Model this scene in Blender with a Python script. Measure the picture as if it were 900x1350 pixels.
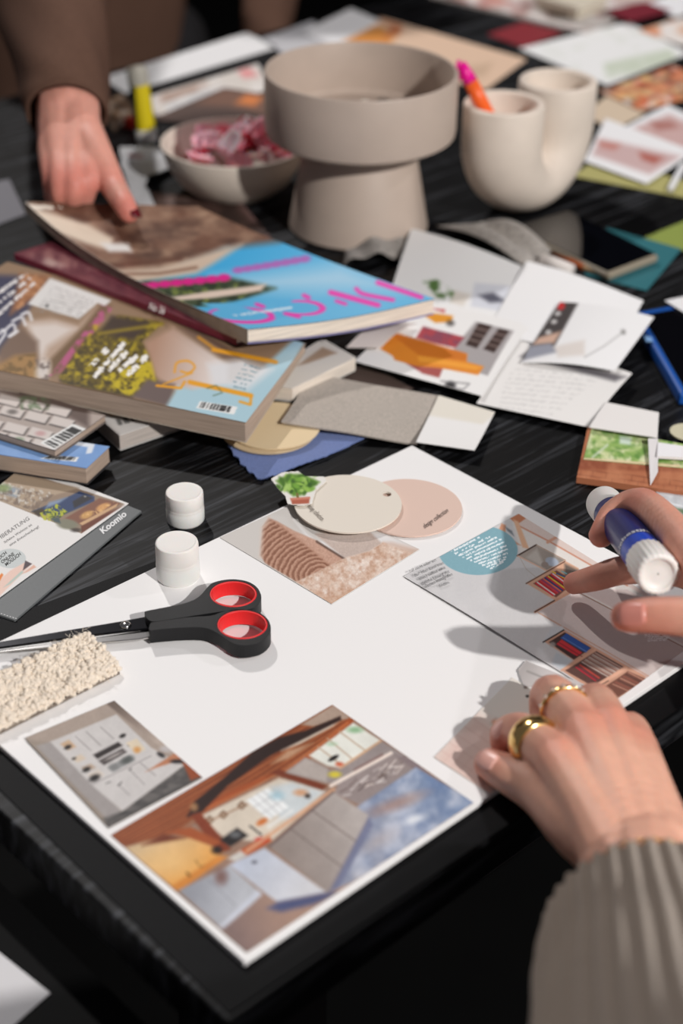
import bpy, bmesh, math, random
import numpy as np
from mathutils import Vector, Matrix
random.seed(7); np.random.seed(7)
for o in list(bpy.data.objects): bpy.data.objects.remove(o)
COL = bpy.context.scene.collection
SC = bpy.context.scene

# ------------------------------------------------------------------ camera
F_PX = 2147.2; CAM_H = 0.618
_n = np.array([0.01372, 0.84129, 0.54041]); _n /= np.linalg.norm(_n)
_f = np.array([0, 0, -1.0]); _y = _f - (_f @ _n) * _n; _y /= np.linalg.norm(_y); _x = np.cross(_y, _n)
RW = np.array([_x, _y, _n]); CAM = np.array([0, 0, CAM_H])
cam = bpy.data.cameras.new('camera'); cam_o = bpy.data.objects.new('camera', cam); COL.objects.link(cam_o)
cam.sensor_fit = 'VERTICAL'; cam.sensor_height = 36.0; cam.lens = F_PX / 1350 * 36.0
M = Matrix([list(RW[0]) + [0], list(RW[1]) + [0], list(RW[2]) + [CAM_H], [0, 0, 0, 1]])
cam_o.matrix_world = M; cam.clip_start = 0.02; cam.clip_end = 50
cam.dof.use_dof = True; cam.dof.focus_distance = 1.065; cam.dof.aperture_fstop = 3.9; cam.dof.aperture_blades = 9
SC.camera = cam_o
SC.view_settings.view_transform = 'Standard'; SC.view_settings.look = 'None'
SC.view_settings.exposure = 0.0; SC.view_settings.gamma = 1.0; SC.view_settings.use_curve_mapping = False

# ------------------------------------------------------------------ world and lamps
w = bpy.data.worlds.new('room_air'); SC.world = w; w.use_nodes = True
w.node_tree.nodes['Background'].inputs[0].default_value = (0.95, 0.92, 1.0, 1); w.node_tree.nodes['Background'].inputs[1].default_value = 0.11
def spot(name, loc, target, power, size, blend, radius, color):
    l = bpy.data.lights.new(name, 'SPOT'); l.energy = power; l.spot_size = math.radians(size); l.spot_blend = blend
    l.shadow_soft_size = radius; l.color = color
    o = bpy.data.objects.new(name, l); COL.objects.link(o); o.location = loc
    o.rotation_euler = (Vector(target) - Vector(loc)).to_track_quat('-Z', 'Y').to_euler()
    return o
spot('track_spot_key', (1.95, -1.45, 2.15), (0.1, 1.2, 0.0), 520, 60, 0.4, 0.04, (1.0, 0.975, 0.95))
spot('track_spot_back', (-1.0, 3.2, 2.5), (0.1, 1.8, 0.0), 190, 54, 0.5, 0.04, (1.0, 0.97, 0.95))
spot('track_spot_side', (2.3, 1.7, 1.9), (0.1, 1.2, 0.0), 36, 70, 0.5, 0.04, (0.98, 0.96, 1.0))

# ------------------------------------------------------------------ helpers
def P(x, y, z=0.0):
    r = RW @ np.array([x - 450.0, -(y - 675.0), -F_PX]); return CAM + r * ((z - CAM_H) / r[2])
def PD(x, y, d):
    'pixel at a given optical depth'
    r = RW @ np.array([x - 450.0, -(y - 675.0), -F_PX]); return CAM + r * (d / F_PX)
def proj(w):
    c = (np.asarray(w, float) - CAM) @ RW; return np.stack([450 + F_PX * c[..., 0] / -c[..., 2], 675 - F_PX * c[..., 1] / -c[..., 2]], -1)
def lin(c):
    c = np.asarray(c, float) / 255.0
    return np.where(c <= 0.04045, c / 12.92, ((c + 0.055) / 1.055) ** 2.4)
WK = 0.84 / float(lin(238))
def alb(c): return np.clip(lin(c) * WK, 0.002, 0.95)
MATS = {}
def mat(name, color=None, rough=0.6, spec=0.4, metal=0.0, attr=False, noise=0.0, nscale=60.0, bump=0.0, bscale=200.0, sss=0.0, coat=0.0, aspect=None, sheen=0.0):
    if name in MATS: return MATS[name]
    m = bpy.data.materials.new(name); m.use_nodes = True; nt = m.node_tree; b = nt.nodes['Principled BSDF']
    b.inputs['Roughness'].default_value = rough; b.inputs['Specular IOR Level'].default_value = spec; b.inputs['Metallic'].default_value = metal
    if coat: b.inputs['Coat Weight'].default_value = coat; b.inputs['Coat Roughness'].default_value = 0.12
    if sheen: b.inputs['Sheen Weight'].default_value = sheen
    src = None
    tc = nt.nodes.new('ShaderNodeTexCoord'); co = tc.outputs['Object']
    if aspect:
        mp = nt.nodes.new('ShaderNodeMapping'); mp.inputs['Scale'].default_value = aspect; nt.links.new(co, mp.inputs['Vector']); co = mp.outputs[0]
    if attr:
        a = nt.nodes.new('ShaderNodeAttribute'); a.attribute_name = 'Col'; src = a.outputs['Color']
    else:
        c = tuple(alb(color)); b.inputs['Base Color'].default_value = (*c, 1)
    if noise:
        nz = nt.nodes.new('ShaderNodeTexNoise'); nz.inputs['Scale'].default_value = nscale; nz.inputs['Detail'].default_value = 5
        nt.links.new(co, nz.inputs['Vector'])
        mr = nt.nodes.new('ShaderNodeMapRange'); mr.inputs['From Min'].default_value = 0.25; mr.inputs['From Max'].default_value = 0.75
        mr.inputs['To Min'].default_value = 1 - noise; mr.inputs['To Max'].default_value = 1 + noise; nt.links.new(nz.outputs['Fac'], mr.inputs['Value'])
        mx = nt.nodes.new('ShaderNodeMix'); mx.data_type = 'RGBA'; mx.blend_type = 'MULTIPLY'; mx.inputs[0].default_value = 1
        if src: nt.links.new(src, mx.inputs[6])
        else: mx.inputs[6].default_value = b.inputs['Base Color'].default_value
        nt.links.new(mr.outputs[0], mx.inputs[7]); src = mx.outputs[2]
    if src: nt.links.new(src, b.inputs['Base Color'])
    if bump:
        nb = nt.nodes.new('ShaderNodeTexNoise'); nb.inputs['Scale'].default_value = bscale; nb.inputs['Detail'].default_value = 4
        nt.links.new(co, nb.inputs['Vector']); bp = nt.nodes.new('ShaderNodeBump'); bp.inputs['Strength'].default_value = bump; bp.inputs['Distance'].default_value = 0.001
        nt.links.new(nb.outputs['Fac'], bp.inputs['Height']); nt.links.new(bp.outputs[0], b.inputs['Normal'])
    if sss:
        b.inputs['Subsurface Weight'].default_value = sss; b.inputs['Subsurface Radius'].default_value = (1, 0.35, 0.2); b.inputs['Subsurface Scale'].default_value = 0.004
    MATS[name] = m; return m
def tag(o, label, cat, group=None, kind=None):
    o['label'] = label; o['category'] = cat
    if group: o['group'] = group
    if kind: o['kind'] = kind
    return o
def empty(name, loc=(0, 0, 0)):
    o = bpy.data.objects.new(name, None); o.empty_display_size = 0.02; COL.objects.link(o); o.location = loc; return o
def link(name, me, material=None, parent=None, smooth=False):
    o = bpy.data.objects.new(name, me); COL.objects.link(o)
    if material and not me.materials: me.materials.append(material)
    if smooth: me.polygons.foreach_set('use_smooth', [True] * len(me.polygons))
    if parent:
        o.parent = parent; o.matrix_parent_inverse = Matrix.Translation(-Vector(parent.location))
    return o
def mesh(name, verts, faces, material=None, parent=None, smooth=False):
    me = bpy.data.meshes.new(name); me.from_pydata([tuple(map(float, v)) for v in verts], [], faces); me.validate(); me.update()
    return link(name, me, material, parent, smooth)
def bevel(o, wdt, seg=2, angle=40):
    m = o.modifiers.new('bevel', 'BEVEL'); m.width = wdt; m.segments = seg; m.limit_method = 'ANGLE'; m.angle_limit = math.radians(angle); return o
def slab(name, pts, thick, material, parent=None, bev=0.0):
    'polygon of world points (top face), extruded down'
    pts = [np.asarray(p, float) for p in pts]; n = len(pts)
    nx = np.cross(pts[1] - pts[0], pts[2] - pts[0])
    if nx[2] < 0: pts = pts[::-1]
    v = pts + [p - np.array([0, 0, thick]) for p in pts]
    f = [list(range(n)), list(range(2 * n - 1, n - 1, -1))] + [[i, i + n, (i + 1) % n + n, (i + 1) % n] for i in range(n)]
    o = mesh(name, v, f, material, parent)
    if bev: bevel(o, bev)
    return o
def pxslab(name, px, z, thick, material, parent=None, bev=0.0):
    zz = z if isinstance(z, (list, tuple)) else [z] * len(px)
    return slab(name, [P(a, b, q) for (a, b), q in zip(px, zz)], thick, material, parent, bev)
def lathe(name, prof, center, material, parent=None, seg=48, axis=None, smooth=True):
    'prof: list of (r, h); axis: unit direction'
    ax = Vector(axis if axis is not None else (0, 0, 1)).normalized(); q = ax.to_track_quat('Z', 'Y').to_matrix(); c = Vector(center)
    v = []; f = []
    for r, h in prof:
        for k in range(seg):
            a = 2 * math.pi * k / seg; v.append(c + q @ Vector((r * math.cos(a), r * math.sin(a), h)))
    m = len(prof)
    for i in range(m - 1):
        for k in range(seg):
            f.append([i * seg + k, i * seg + (k + 1) % seg, (i + 1) * seg + (k + 1) % seg, (i + 1) * seg + k])
    if prof[0][0] > 1e-6: f.append(list(range(seg - 1, -1, -1)))
    if prof[-1][0] > 1e-6: f.append([(m - 1) * seg + k for k in range(seg)])
    o = mesh(name, v, f, material, parent, smooth)
    bm = bmesh.new(); bm.from_mesh(o.data); bmesh.ops.remove_doubles(bm, verts=bm.verts, dist=1e-6); bmesh.ops.recalc_face_normals(bm, faces=bm.faces); bm.to_mesh(o.data); bm.free()
    if smooth:
        o.data.polygons.foreach_set('use_smooth', [True] * len(o.data.polygons))
        md = o.modifiers.new('split', 'EDGE_SPLIT'); md.split_angle = math.radians(38)
    return o
def tube(name, pts, rad, material, parent=None, seg=10, closed=False, flat=1.0, up=None):
    'swept tube along points; rad scalar or list; flat squashes along up'
    pts = [Vector(p) for p in pts]; n = len(pts); rad = rad if isinstance(rad, (list, tuple)) else [rad] * n
    v = []; f = []; upv = Vector(up) if up is not None else None; prev = None
    for i, p in enumerate(pts):
        if closed: t = (pts[(i + 1) % n] - pts[i - 1]).normalized()
        else: t = (pts[min(i + 1, n - 1)] - pts[max(i - 1, 0)]).normalized()
        if upv is not None: b = (upv - t * upv.dot(t)).normalized()
        else:
            if prev is None: prev = t.orthogonal().normalized()
            b = (prev - t * prev.dot(t)).normalized(); prev = b
        s = t.cross(b)
        for k in range(seg):
            a = 2 * math.pi * k / seg; v.append(p + (s * math.cos(a) + b * math.sin(a) * flat) * rad[i])
    rng = range(n) if closed else range(n - 1)
    for i in rng:
        j = (i + 1) % n
        for k in range(seg): f.append([i * seg + k, i * seg + (k + 1) % seg, j * seg + (k + 1) % seg, j * seg + k])
    if not closed: f.append(list(range(seg - 1, -1, -1))); f.append([(n - 1) * seg + k for k in range(seg)])
    return mesh(name, v, f, material, parent, True)
def bez(pts, n=16):
    'Catmull-Rom through points'
    pts = [np.asarray(p, float) for p in pts]; q = [2 * pts[0] - pts[1]] + pts + [2 * pts[-1] - pts[-2]]; out = []
    for i in range(1, len(q) - 2):
        for k in range(n):
            t = k / n; a, b, c, d = q[i - 1], q[i], q[i + 1], q[i + 2]
            out.append(0.5 * (2 * b + (c - a) * t + (2 * a - 5 * b + 4 * c - d) * t * t + (3 * b - a - 3 * c + d) * t ** 3))
    out.append(pts[-1]); return out

# ------------------------------------------------------------------ flat print (colour of ink on paper, per vertex)
def hsh(ix, iy, s):
    h = np.sin(ix * 127.1 + iy * 311.7 + s * 74.7) * 43758.5453; return h - np.floor(h)
def vnoise(x, y, s=0):
    ix = np.floor(x); iy = np.floor(y); fx = x - ix; fy = y - iy; fx = fx * fx * (3 - 2 * fx); fy = fy * fy * (3 - 2 * fy)
    return (hsh(ix, iy, s) * (1 - fx) + hsh(ix + 1, iy, s) * fx) * (1 - fy) + (hsh(ix, iy + 1, s) * (1 - fx) + hsh(ix + 1, iy + 1, s) * fx) * fy
def fbm(x, y, s=0, o=3):
    r = 0; a = 0.5; t = 0
    for i in range(o): r = r + a * vnoise(x, y, s + i); t += a; a *= 0.5; x = x * 2.03; y = y * 2.03
    return r / t
class Ink:
    def __init__(s, X, Y, base): s.X0 = X; s.Y0 = Y; s.X = X; s.Y = Y; s.C = np.tile(np.asarray(base, float), (len(X), 1)); s.sd = 1
    def frame(s, ox, oy, k): s.X = (s.X0 - ox) / k; s.Y = (s.Y0 - oy) / k; return s
    def _mix(s, a, c):
        c = np.asarray(c, float); s.C = s.C * (1 - a[:, None]) + c * a[:, None]
    def fill(s, c): s.C[:] = c; return s
    def mpoly(s, pts, soft=1.0):
        pts = np.asarray(pts, float); lo = pts.min(0) - soft * 2; hi = pts.max(0) + soft * 2; a = np.zeros(len(s.X))
        I = np.where((s.X > lo[0]) & (s.X < hi[0]) & (s.Y > lo[1]) & (s.Y < hi[1]))[0]
        if len(I) == 0: return a
        x = s.X[I]; y = s.Y[I]; ins = np.zeros(len(I), bool); d = np.full(len(I), 1e9)
        for i in range(len(pts)):
            (x0, y0), (x1, y1) = pts[i], pts[(i + 1) % len(pts)]
            cond = ((y0 > y) != (y1 > y)) & (x < (x1 - x0) * (y - y0) / (y1 - y0 + 1e-12) + x0); ins ^= cond
            dx, dy = x1 - x0, y1 - y0; t = np.clip(((x - x0) * dx + (y - y0) * dy) / (dx * dx + dy * dy + 1e-9), 0, 1)
            d = np.minimum(d, np.hypot(x - x0 - t * dx, y - y0 - t * dy))
        a[I] = np.clip(np.where(ins, d, -d) / soft * 0.5 + 0.5, 0, 1); return a
    def poly(s, pts, c, soft=2.0, a=1.0): s._mix(s.mpoly(pts, soft) * a, c); return s
    def grad(s, pts, p0, p1, c0, c1, soft=2.0, a=1.0):
        m = s.mpoly(pts, soft) * a; d = np.array(p1, float) - np.array(p0, float)
        t = np.clip(((s.X - p0[0]) * d[0] + (s.Y - p0[1]) * d[1]) / (d @ d), 0, 1)[:, None]
        col = np.array(c0, float) * (1 - t) + np.array(c1, float) * t; s.C = s.C * (1 - m[:, None]) + col * m[:, None]; return s
    def line(s, pts, wd, c, a=1.0, soft=1.5):
        d = np.full(len(s.X), 1e9); pts = np.asarray(pts, float)
        for (x0, y0), (x1, y1) in zip(pts[:-1], pts[1:]):
            dx, dy = x1 - x0, y1 - y0; t = np.clip(((s.X - x0) * dx + (s.Y - y0) * dy) / (dx * dx + dy * dy + 1e-9), 0, 1)
            d = np.minimum(d, np.hypot(s.X - x0 - t * dx, s.Y - y0 - t * dy))
        s._mix(np.clip((wd / 2 - d) / soft * 0.5 + 0.5, 0, 1) * a, c); return s
    def ell(s, cx, cy, rx, ry, c, a=1.0, soft=0.06, rot=0.0):
        cr, sr = math.cos(rot), math.sin(rot); x = s.X - cx; y = s.Y - cy
        r = np.hypot((x * cr + y * sr) / rx, (-x * sr + y * cr) / ry); s._mix(np.clip((1 - r) / soft * 0.5 + 0.5, 0, 1) * a, c); return s
    def blot(s, pts, c, scale, thr=0.5, a=1.0, soft=0.08, edge=3.0, stretch=1.0, seed=None):
        'noise-shaped blotches of one colour inside a region'
        s.sd += 3; k = seed if seed is not None else s.sd
        m = s.mpoly(pts, edge) if pts is not None else np.ones(len(s.X))
        nz = fbm(s.X / scale, s.Y / scale / stretch, k); s._mix(m * np.clip((nz - thr) / soft * 0.5 + 0.5, 0, 1) * a, c); return s
    def grain(s, amp, scale=3.0, pts=None):
        s.sd += 3; m = s.mpoly(pts, 2) if pts is not None else np.ones(len(s.X))
        s.C = s.C + ((fbm(s.X / scale, s.Y / scale, s.sd) - 0.5) * 2 * amp * m)[:, None]; return s
    def punch(s, c, pivot=128, off=0): s.C = (s.C - pivot) * c + pivot + off; return s
    def mottle(s, amp, scale):
        s.sd += 3; n = (fbm(s.X / scale, s.Y / scale, s.sd, 4) - .5) * 2 * amp; s.C = s.C * (1 + n[:, None]); return s
    def words(s, p0, p1, h, c, a=1.0, glyph=None, seed=0):
        'one illegible line of small type from p0 to p1'
        p0 = np.array(p0, float); d = np.array(p1, float) - p0; L = np.hypot(*d); d /= L; nrm = np.array([-d[1], d[0]])
        u = (s.X - p0[0]) * d[0] + (s.Y - p0[1]) * d[1]; v = (s.X - p0[0]) * nrm[0] + (s.Y - p0[1]) * nrm[1]
        g = glyph or h * 0.62; k = np.floor(u / g); on = (hsh(k, 1.0, seed) > 0.13)
        st = vnoise(u / g * 2.3, v / h * 2.2, seed + 5) > 0.3
        m = (u > 0) & (u < L) & (np.abs(v) < h * (0.34 + 0.16 * (hsh(k, 2.0, seed) > 0.7))) & on & st
        s._mix(m * a, c); return s
def lerp2(c, u, v):
    c = [np.asarray(q, float) for q in c]; u = u[:, None]; v = v[:, None]
    return (c[0] * (1 - u) + c[1] * u) * (1 - v) + (c[3] * (1 - u) + c[2] * u) * v
def sheet(name, px, z, paint=None, base=(236, 234, 232), thick=0.0004, res=1.3, parent=None, bend=None, material=None, world=None, cut=None, edge=None):
    'sheet of paper on corners px (u0v0,u1v0,u1v1,u0v1); paint(Ink) prints on its top'
    zz = z if isinstance(z, (list, tuple)) else [z] * 4
    W = world if world is not None else [P(a, b, q) for (a, b), q in zip(px, zz)]
    pc = proj(np.array(W)); l = lambda i, j: np.hypot(*(pc[i] - pc[j]))
    nu = max(2, int(max(l(0, 1), l(3, 2)) / res)); nv = max(2, int(max(l(1, 2), l(0, 3)) / res))
    if paint is None and bend is None: nu = nv = 1
    U, V = np.meshgrid(np.linspace(0, 1, nu + 1), np.linspace(0, 1, nv + 1)); U = U.ravel(); V = V.ravel(); top = lerp2(W, U, V)
    pp = proj(top); ink = Ink(pp[:, 0], pp[:, 1], base)
    if paint: paint(ink)
    up = np.cross(np.asarray(W[1]) - W[0], np.asarray(W[3]) - W[0]); up /= np.linalg.norm(up); up = up if up[2] > 0 else -up
    if bend is not None: top = top + up[None, :] * bend(U, V)[:, None]
    n = len(top); bot = top - up[None, :] * thick
    idx = np.arange(n).reshape(nv + 1, nu + 1); a, b, c, d = idx[:-1, :-1].ravel(), idx[:-1, 1:].ravel(), idx[1:, 1:].ravel(), idx[1:, :-1].ravel()
    q = np.stack([a, b, c, d], 1)
    if cut is not None:
        fc = (pp[a] + pp[c]) / 2; t = Ink(fc[:, 0], fc[:, 1], (0, 0, 0)); q = q[t.mpoly(cut, 0.5) > 0.5]
    if np.cross(top[q[0][1]] - top[q[0][0]], top[q[0][3]] - top[q[0][0]]) @ up < 0: q = q[:, ::-1]
    ed = {}
    for i in range(4):
        for e in zip(q[:, i], q[:, (i + 1) % 4]): ed[e] = 1
    side = [[e[1], e[0], e[0] + 2 * n, e[1] + 2 * n] for e in ed if (e[1], e[0]) not in ed]
    sv = sorted({x for s in side for x in s[:2]}); remap = {x: i for i, x in enumerate(sv)}
    # duplicate rim so the edge keeps paper colour
    verts = np.concatenate([top, bot, top[sv], bot[sv]]); faces = [list(map(int, r)) for r in q] + [[int(x) + n for x in r[::-1]] for r in q]
    m = len(sv)
    for e in side:
        i, j = remap[e[0]], remap[e[1]]; faces.append([2 * n + i, 2 * n + j, 2 * n + m + j, 2 * n + m + i])
    me = bpy.data.meshes.new(name); me.from_pydata(verts.tolist(), [], faces); me.update()
    col = np.ones((len(verts), 4), np.float32); col[:n, :3] = alb(np.clip(ink.C, 0, 255)); col[n:, :3] = alb(edge if edge is not None else base)
    ca = me.color_attributes.new('Col', 'FLOAT_COLOR', 'POINT'); ca.data.foreach_set('color', col.ravel())
    o = link(name, me, material or mat('printed_paper', attr=True, rough=0.5, spec=0.2), parent, bend is not None)
    return o
def text(s, p0, p1, pt, z, color, parent, name='lettering', bold=0.0, lift=0.00025, shear=0.0, mt=None, plane=None):
    'type set on the surface: baseline p0->p1 and pt = top of the first capital (pixels at height z)'
    cu = bpy.data.curves.new('type', 'FONT'); cu.body = s; cu.offset = bold; cu.shear = shear; cu.size = 1.0; cu.resolution_u = 3
    o = bpy.data.objects.new('type', cu); COL.objects.link(o); dg = bpy.context.evaluated_depsgraph_get(); me = bpy.data.meshes.new_from_object(o.evaluated_get(dg))
    bpy.data.objects.remove(o)
    n = len(me.vertices); v = np.zeros(n * 3); me.vertices.foreach_get('co', v); v = v.reshape(-1, 3)
    f = plane or (lambda x, y: P(x, y, z)); S, E, T = f(*p0), f(*p1), f(*pt)
    x0, x1 = v[:, 0].min(), v[:, 0].max(); upn = np.cross(E - S, T - S); upn /= np.linalg.norm(upn); upn = upn if upn[2] > 0 else -upn
    nv = S + ((v[:, 0] - x0) / (x1 - x0))[:, None] * (E - S) + (v[:, 1] / 0.7)[:, None] * (T - S) + upn * lift
    me.vertices.foreach_set('co', nv.ravel()); me.update(); me.materials.clear()
    k = 'ink_%d_%d_%d' % tuple(color)
    return link(name, me, mt or mat(k, color, rough=0.5), parent)
# ------------------------------------------------------------------ room and table
ZB = 0.0046
wood = bpy.data.materials.new('black_stained_wood'); wood.use_nodes = True
def _wood():
    nt = wood.node_tree; b = nt.nodes['Principled BSDF']; L = nt.links.new
    tc = nt.nodes.new('ShaderNodeTexCoord'); mp = nt.nodes.new('ShaderNodeMapping'); mp.inputs['Scale'].default_value = (1.6, 34, 8); L(tc.outputs['Object'], mp.inputs[0])
    wv = nt.nodes.new('ShaderNodeTexNoise'); wv.inputs['Scale'].default_value = 8; wv.inputs['Detail'].default_value = 5; wv.inputs['Distortion'].default_value = 0.7; L(mp.outputs[0], wv.inputs[0])
    mp2 = nt.nodes.new('ShaderNodeMapping'); mp2.inputs['Scale'].default_value = (0.6, 30, 8); L(tc.outputs['Object'], mp2.inputs[0])
    n2 = nt.nodes.new('ShaderNodeTexNoise'); n2.inputs['Scale'].default_value = 4.5; n2.inputs['Detail'].default_value = 3; n2.inputs['Distortion'].default_value = 0.4
    L(mp2.outputs[0], n2.inputs[0])
    mul = nt.nodes.new('ShaderNodeMath'); mul.operation = 'MULTIPLY'; L(wv.outputs['Fac'], mul.inputs[0]); L(n2.outputs['Fac'], mul.inputs[1])
    cr = nt.nodes.new('ShaderNodeValToRGB'); e = cr.color_ramp.elements; e[0].position = 0.245; e[0].color = (0.0011, 0.0011, 0.0014, 1); e[1].position = 0.40; e[1].color = (0.046, 0.048, 0.054, 1)
    L(mul.outputs[0], cr.inputs[0]); L(cr.outputs[0], b.inputs['Base Color'])
    bp = nt.nodes.new('ShaderNodeBump'); bp.inputs['Strength'].default_value = 0.45; bp.inputs['Distance'].default_value = 0.0008; L(mul.outputs[0], bp.inputs['Height']); L(bp.outputs[0], b.inputs['Normal'])
    b.inputs['Roughness'].default_value = 0.5; b.inputs['Specular IOR Level'].default_value = 0.2
_wood()
floor = mesh('floor', [(-4, -2, -0.75), (5, -2, -0.75), (5, 6, -0.75), (-4, 6, -0.75)], [[0, 1, 2, 3]], mat('dark_floor', (9, 9, 9), rough=0.8, spec=0.1, noise=0.2, nscale=8)); floor['kind'] = 'structure'
wall = mesh('wall_back', [(-4, 5.2, -0.75), (5, 5.2, -0.75), (5, 5.2, 2.6), (-4, 5.2, 2.6), (-4, 5.3, -0.75), (5, 5.3, -0.75), (5, 5.3, 2.6), (-4, 5.3, 2.6)], [[0, 1, 2, 3], [7, 6, 5, 4], [3, 2, 6, 7], [0, 3, 7, 4], [1, 5, 6, 2]], mat('dark_wall', (20, 19, 21), rough=0.9, spec=0.1)); wall['kind'] = 'structure'
g = P(543, 588) - P(-101, 895); g /= np.linalg.norm(g); gp = np.array([-g[1], g[0], 0])
corner = P(301, 1350); wy = float((P(400, 30) - corner) @ gp)
table = empty('work_table', corner); tag(table, 'black-stained wooden work table with visible grain, covered in clippings and magazines', 'table')
ang = math.atan2(g[1], g[0])
def tbox(name, x0, x1, y0, y1, z0, z1, m, bev=0.0):
    v = [(x, y, z) for z in (z0, z1) for y in (y0, y1) for x in (x0, x1)]
    o = mesh(name, v, [[0, 2, 3, 1], [4, 5, 7, 6], [0, 1, 5, 4], [2, 6, 7, 3], [0, 4, 6, 2], [1, 3, 7, 5]], m)
    o.parent = table; o.rotation_euler = (0, 0, ang)
    if bev: bevel(o, bev, 2)
    return o
tbox('tabletop', 0, 2.5, 0, wy, -0.028, 0, wood, 0.0015)
edge_m = mat('black_edge', (40, 36, 37), rough=0.5, spec=0.3)
tbox('apron', 0.04, 2.46, 0.04, wy - 0.04, -0.09, -0.028, edge_m)
for x in (0.05, 2.39):
    for y in (0.05, wy - 0.11): tbox('leg', x, x + 0.06, y, y + 0.06, -0.75, -0.09, edge_m)
# bench beside the table end with a sheet of paper on it
bench = empty('side_table', P(-40, 1330, -0.05)); bench.location.z = -0.75; tag(bench, 'matt black side table, slightly lower than the work table', 'table')
bm_ = mat('black_bench', (6, 6, 7), rough=0.7, spec=.15, noise=0.3, nscale=400)
def bbox(name, x0, x1, y0, y1, z0, z1):
    b0 = np.array([*P(150, 1310, -0.05)[:2], 0]); R = lambda x, y: b0 - g * x + gp * y
    v = [tuple(R(x, y)[:2]) + (z,) for z in (z0, z1) for y in (y0, y1) for x in (x0, x1)]
    return mesh(name, v, [[0, 2, 3, 1], [4, 5, 7, 6], [0, 1, 5, 4], [2, 6, 7, 3], [0, 4, 6, 2], [1, 3, 7, 5]], bm_, bench)
bbox('tabletop', 0.0, 0.6, -0.5, 1.2, -0.075, -0.05)
for x in (0.02, 0.54):
    for y in (-0.48, 1.14): bbox('leg', x, x + 0.04, y, y + 0.04, -0.75, -0.075)
tag(sheet('paper_sheet', [(-120, 1160), (66, 1309), (-20, 1385), (-210, 1230)], -0.0494, None, (215, 213, 215)), 'blank white sheet on the matt black side table, bottom left', 'paper')

# ------------------------------------------------------------------ black card and the white board
card_m = mat('black_card', (9, 9, 11), rough=0.55, spec=0.12, noise=0.15, nscale=300, bump=0.15, bscale=900)
c0 = P(320, 1292); bx = 0.452; by = 0.318
tag(pxslab('black_card', [(302, 1336), (-165, 880), (542, 612), (1060, 822)], 0.0008, 0.0006, card_m), 'thin black card lying under the white board', 'card')
white_m = mat('white_board', (240, 238, 237), rough=0.55, spec=0.3, bump=0.03, bscale=700)
board = tag(slab('mood_board', [P(322, 1268, ZB), P(981, 820, ZB), P(543, 587, ZB), P(-101, 893, ZB)], 0.0036, white_m, None, 0.0004), 'large white mood board with photo clippings, lying on the table', 'board')

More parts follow.
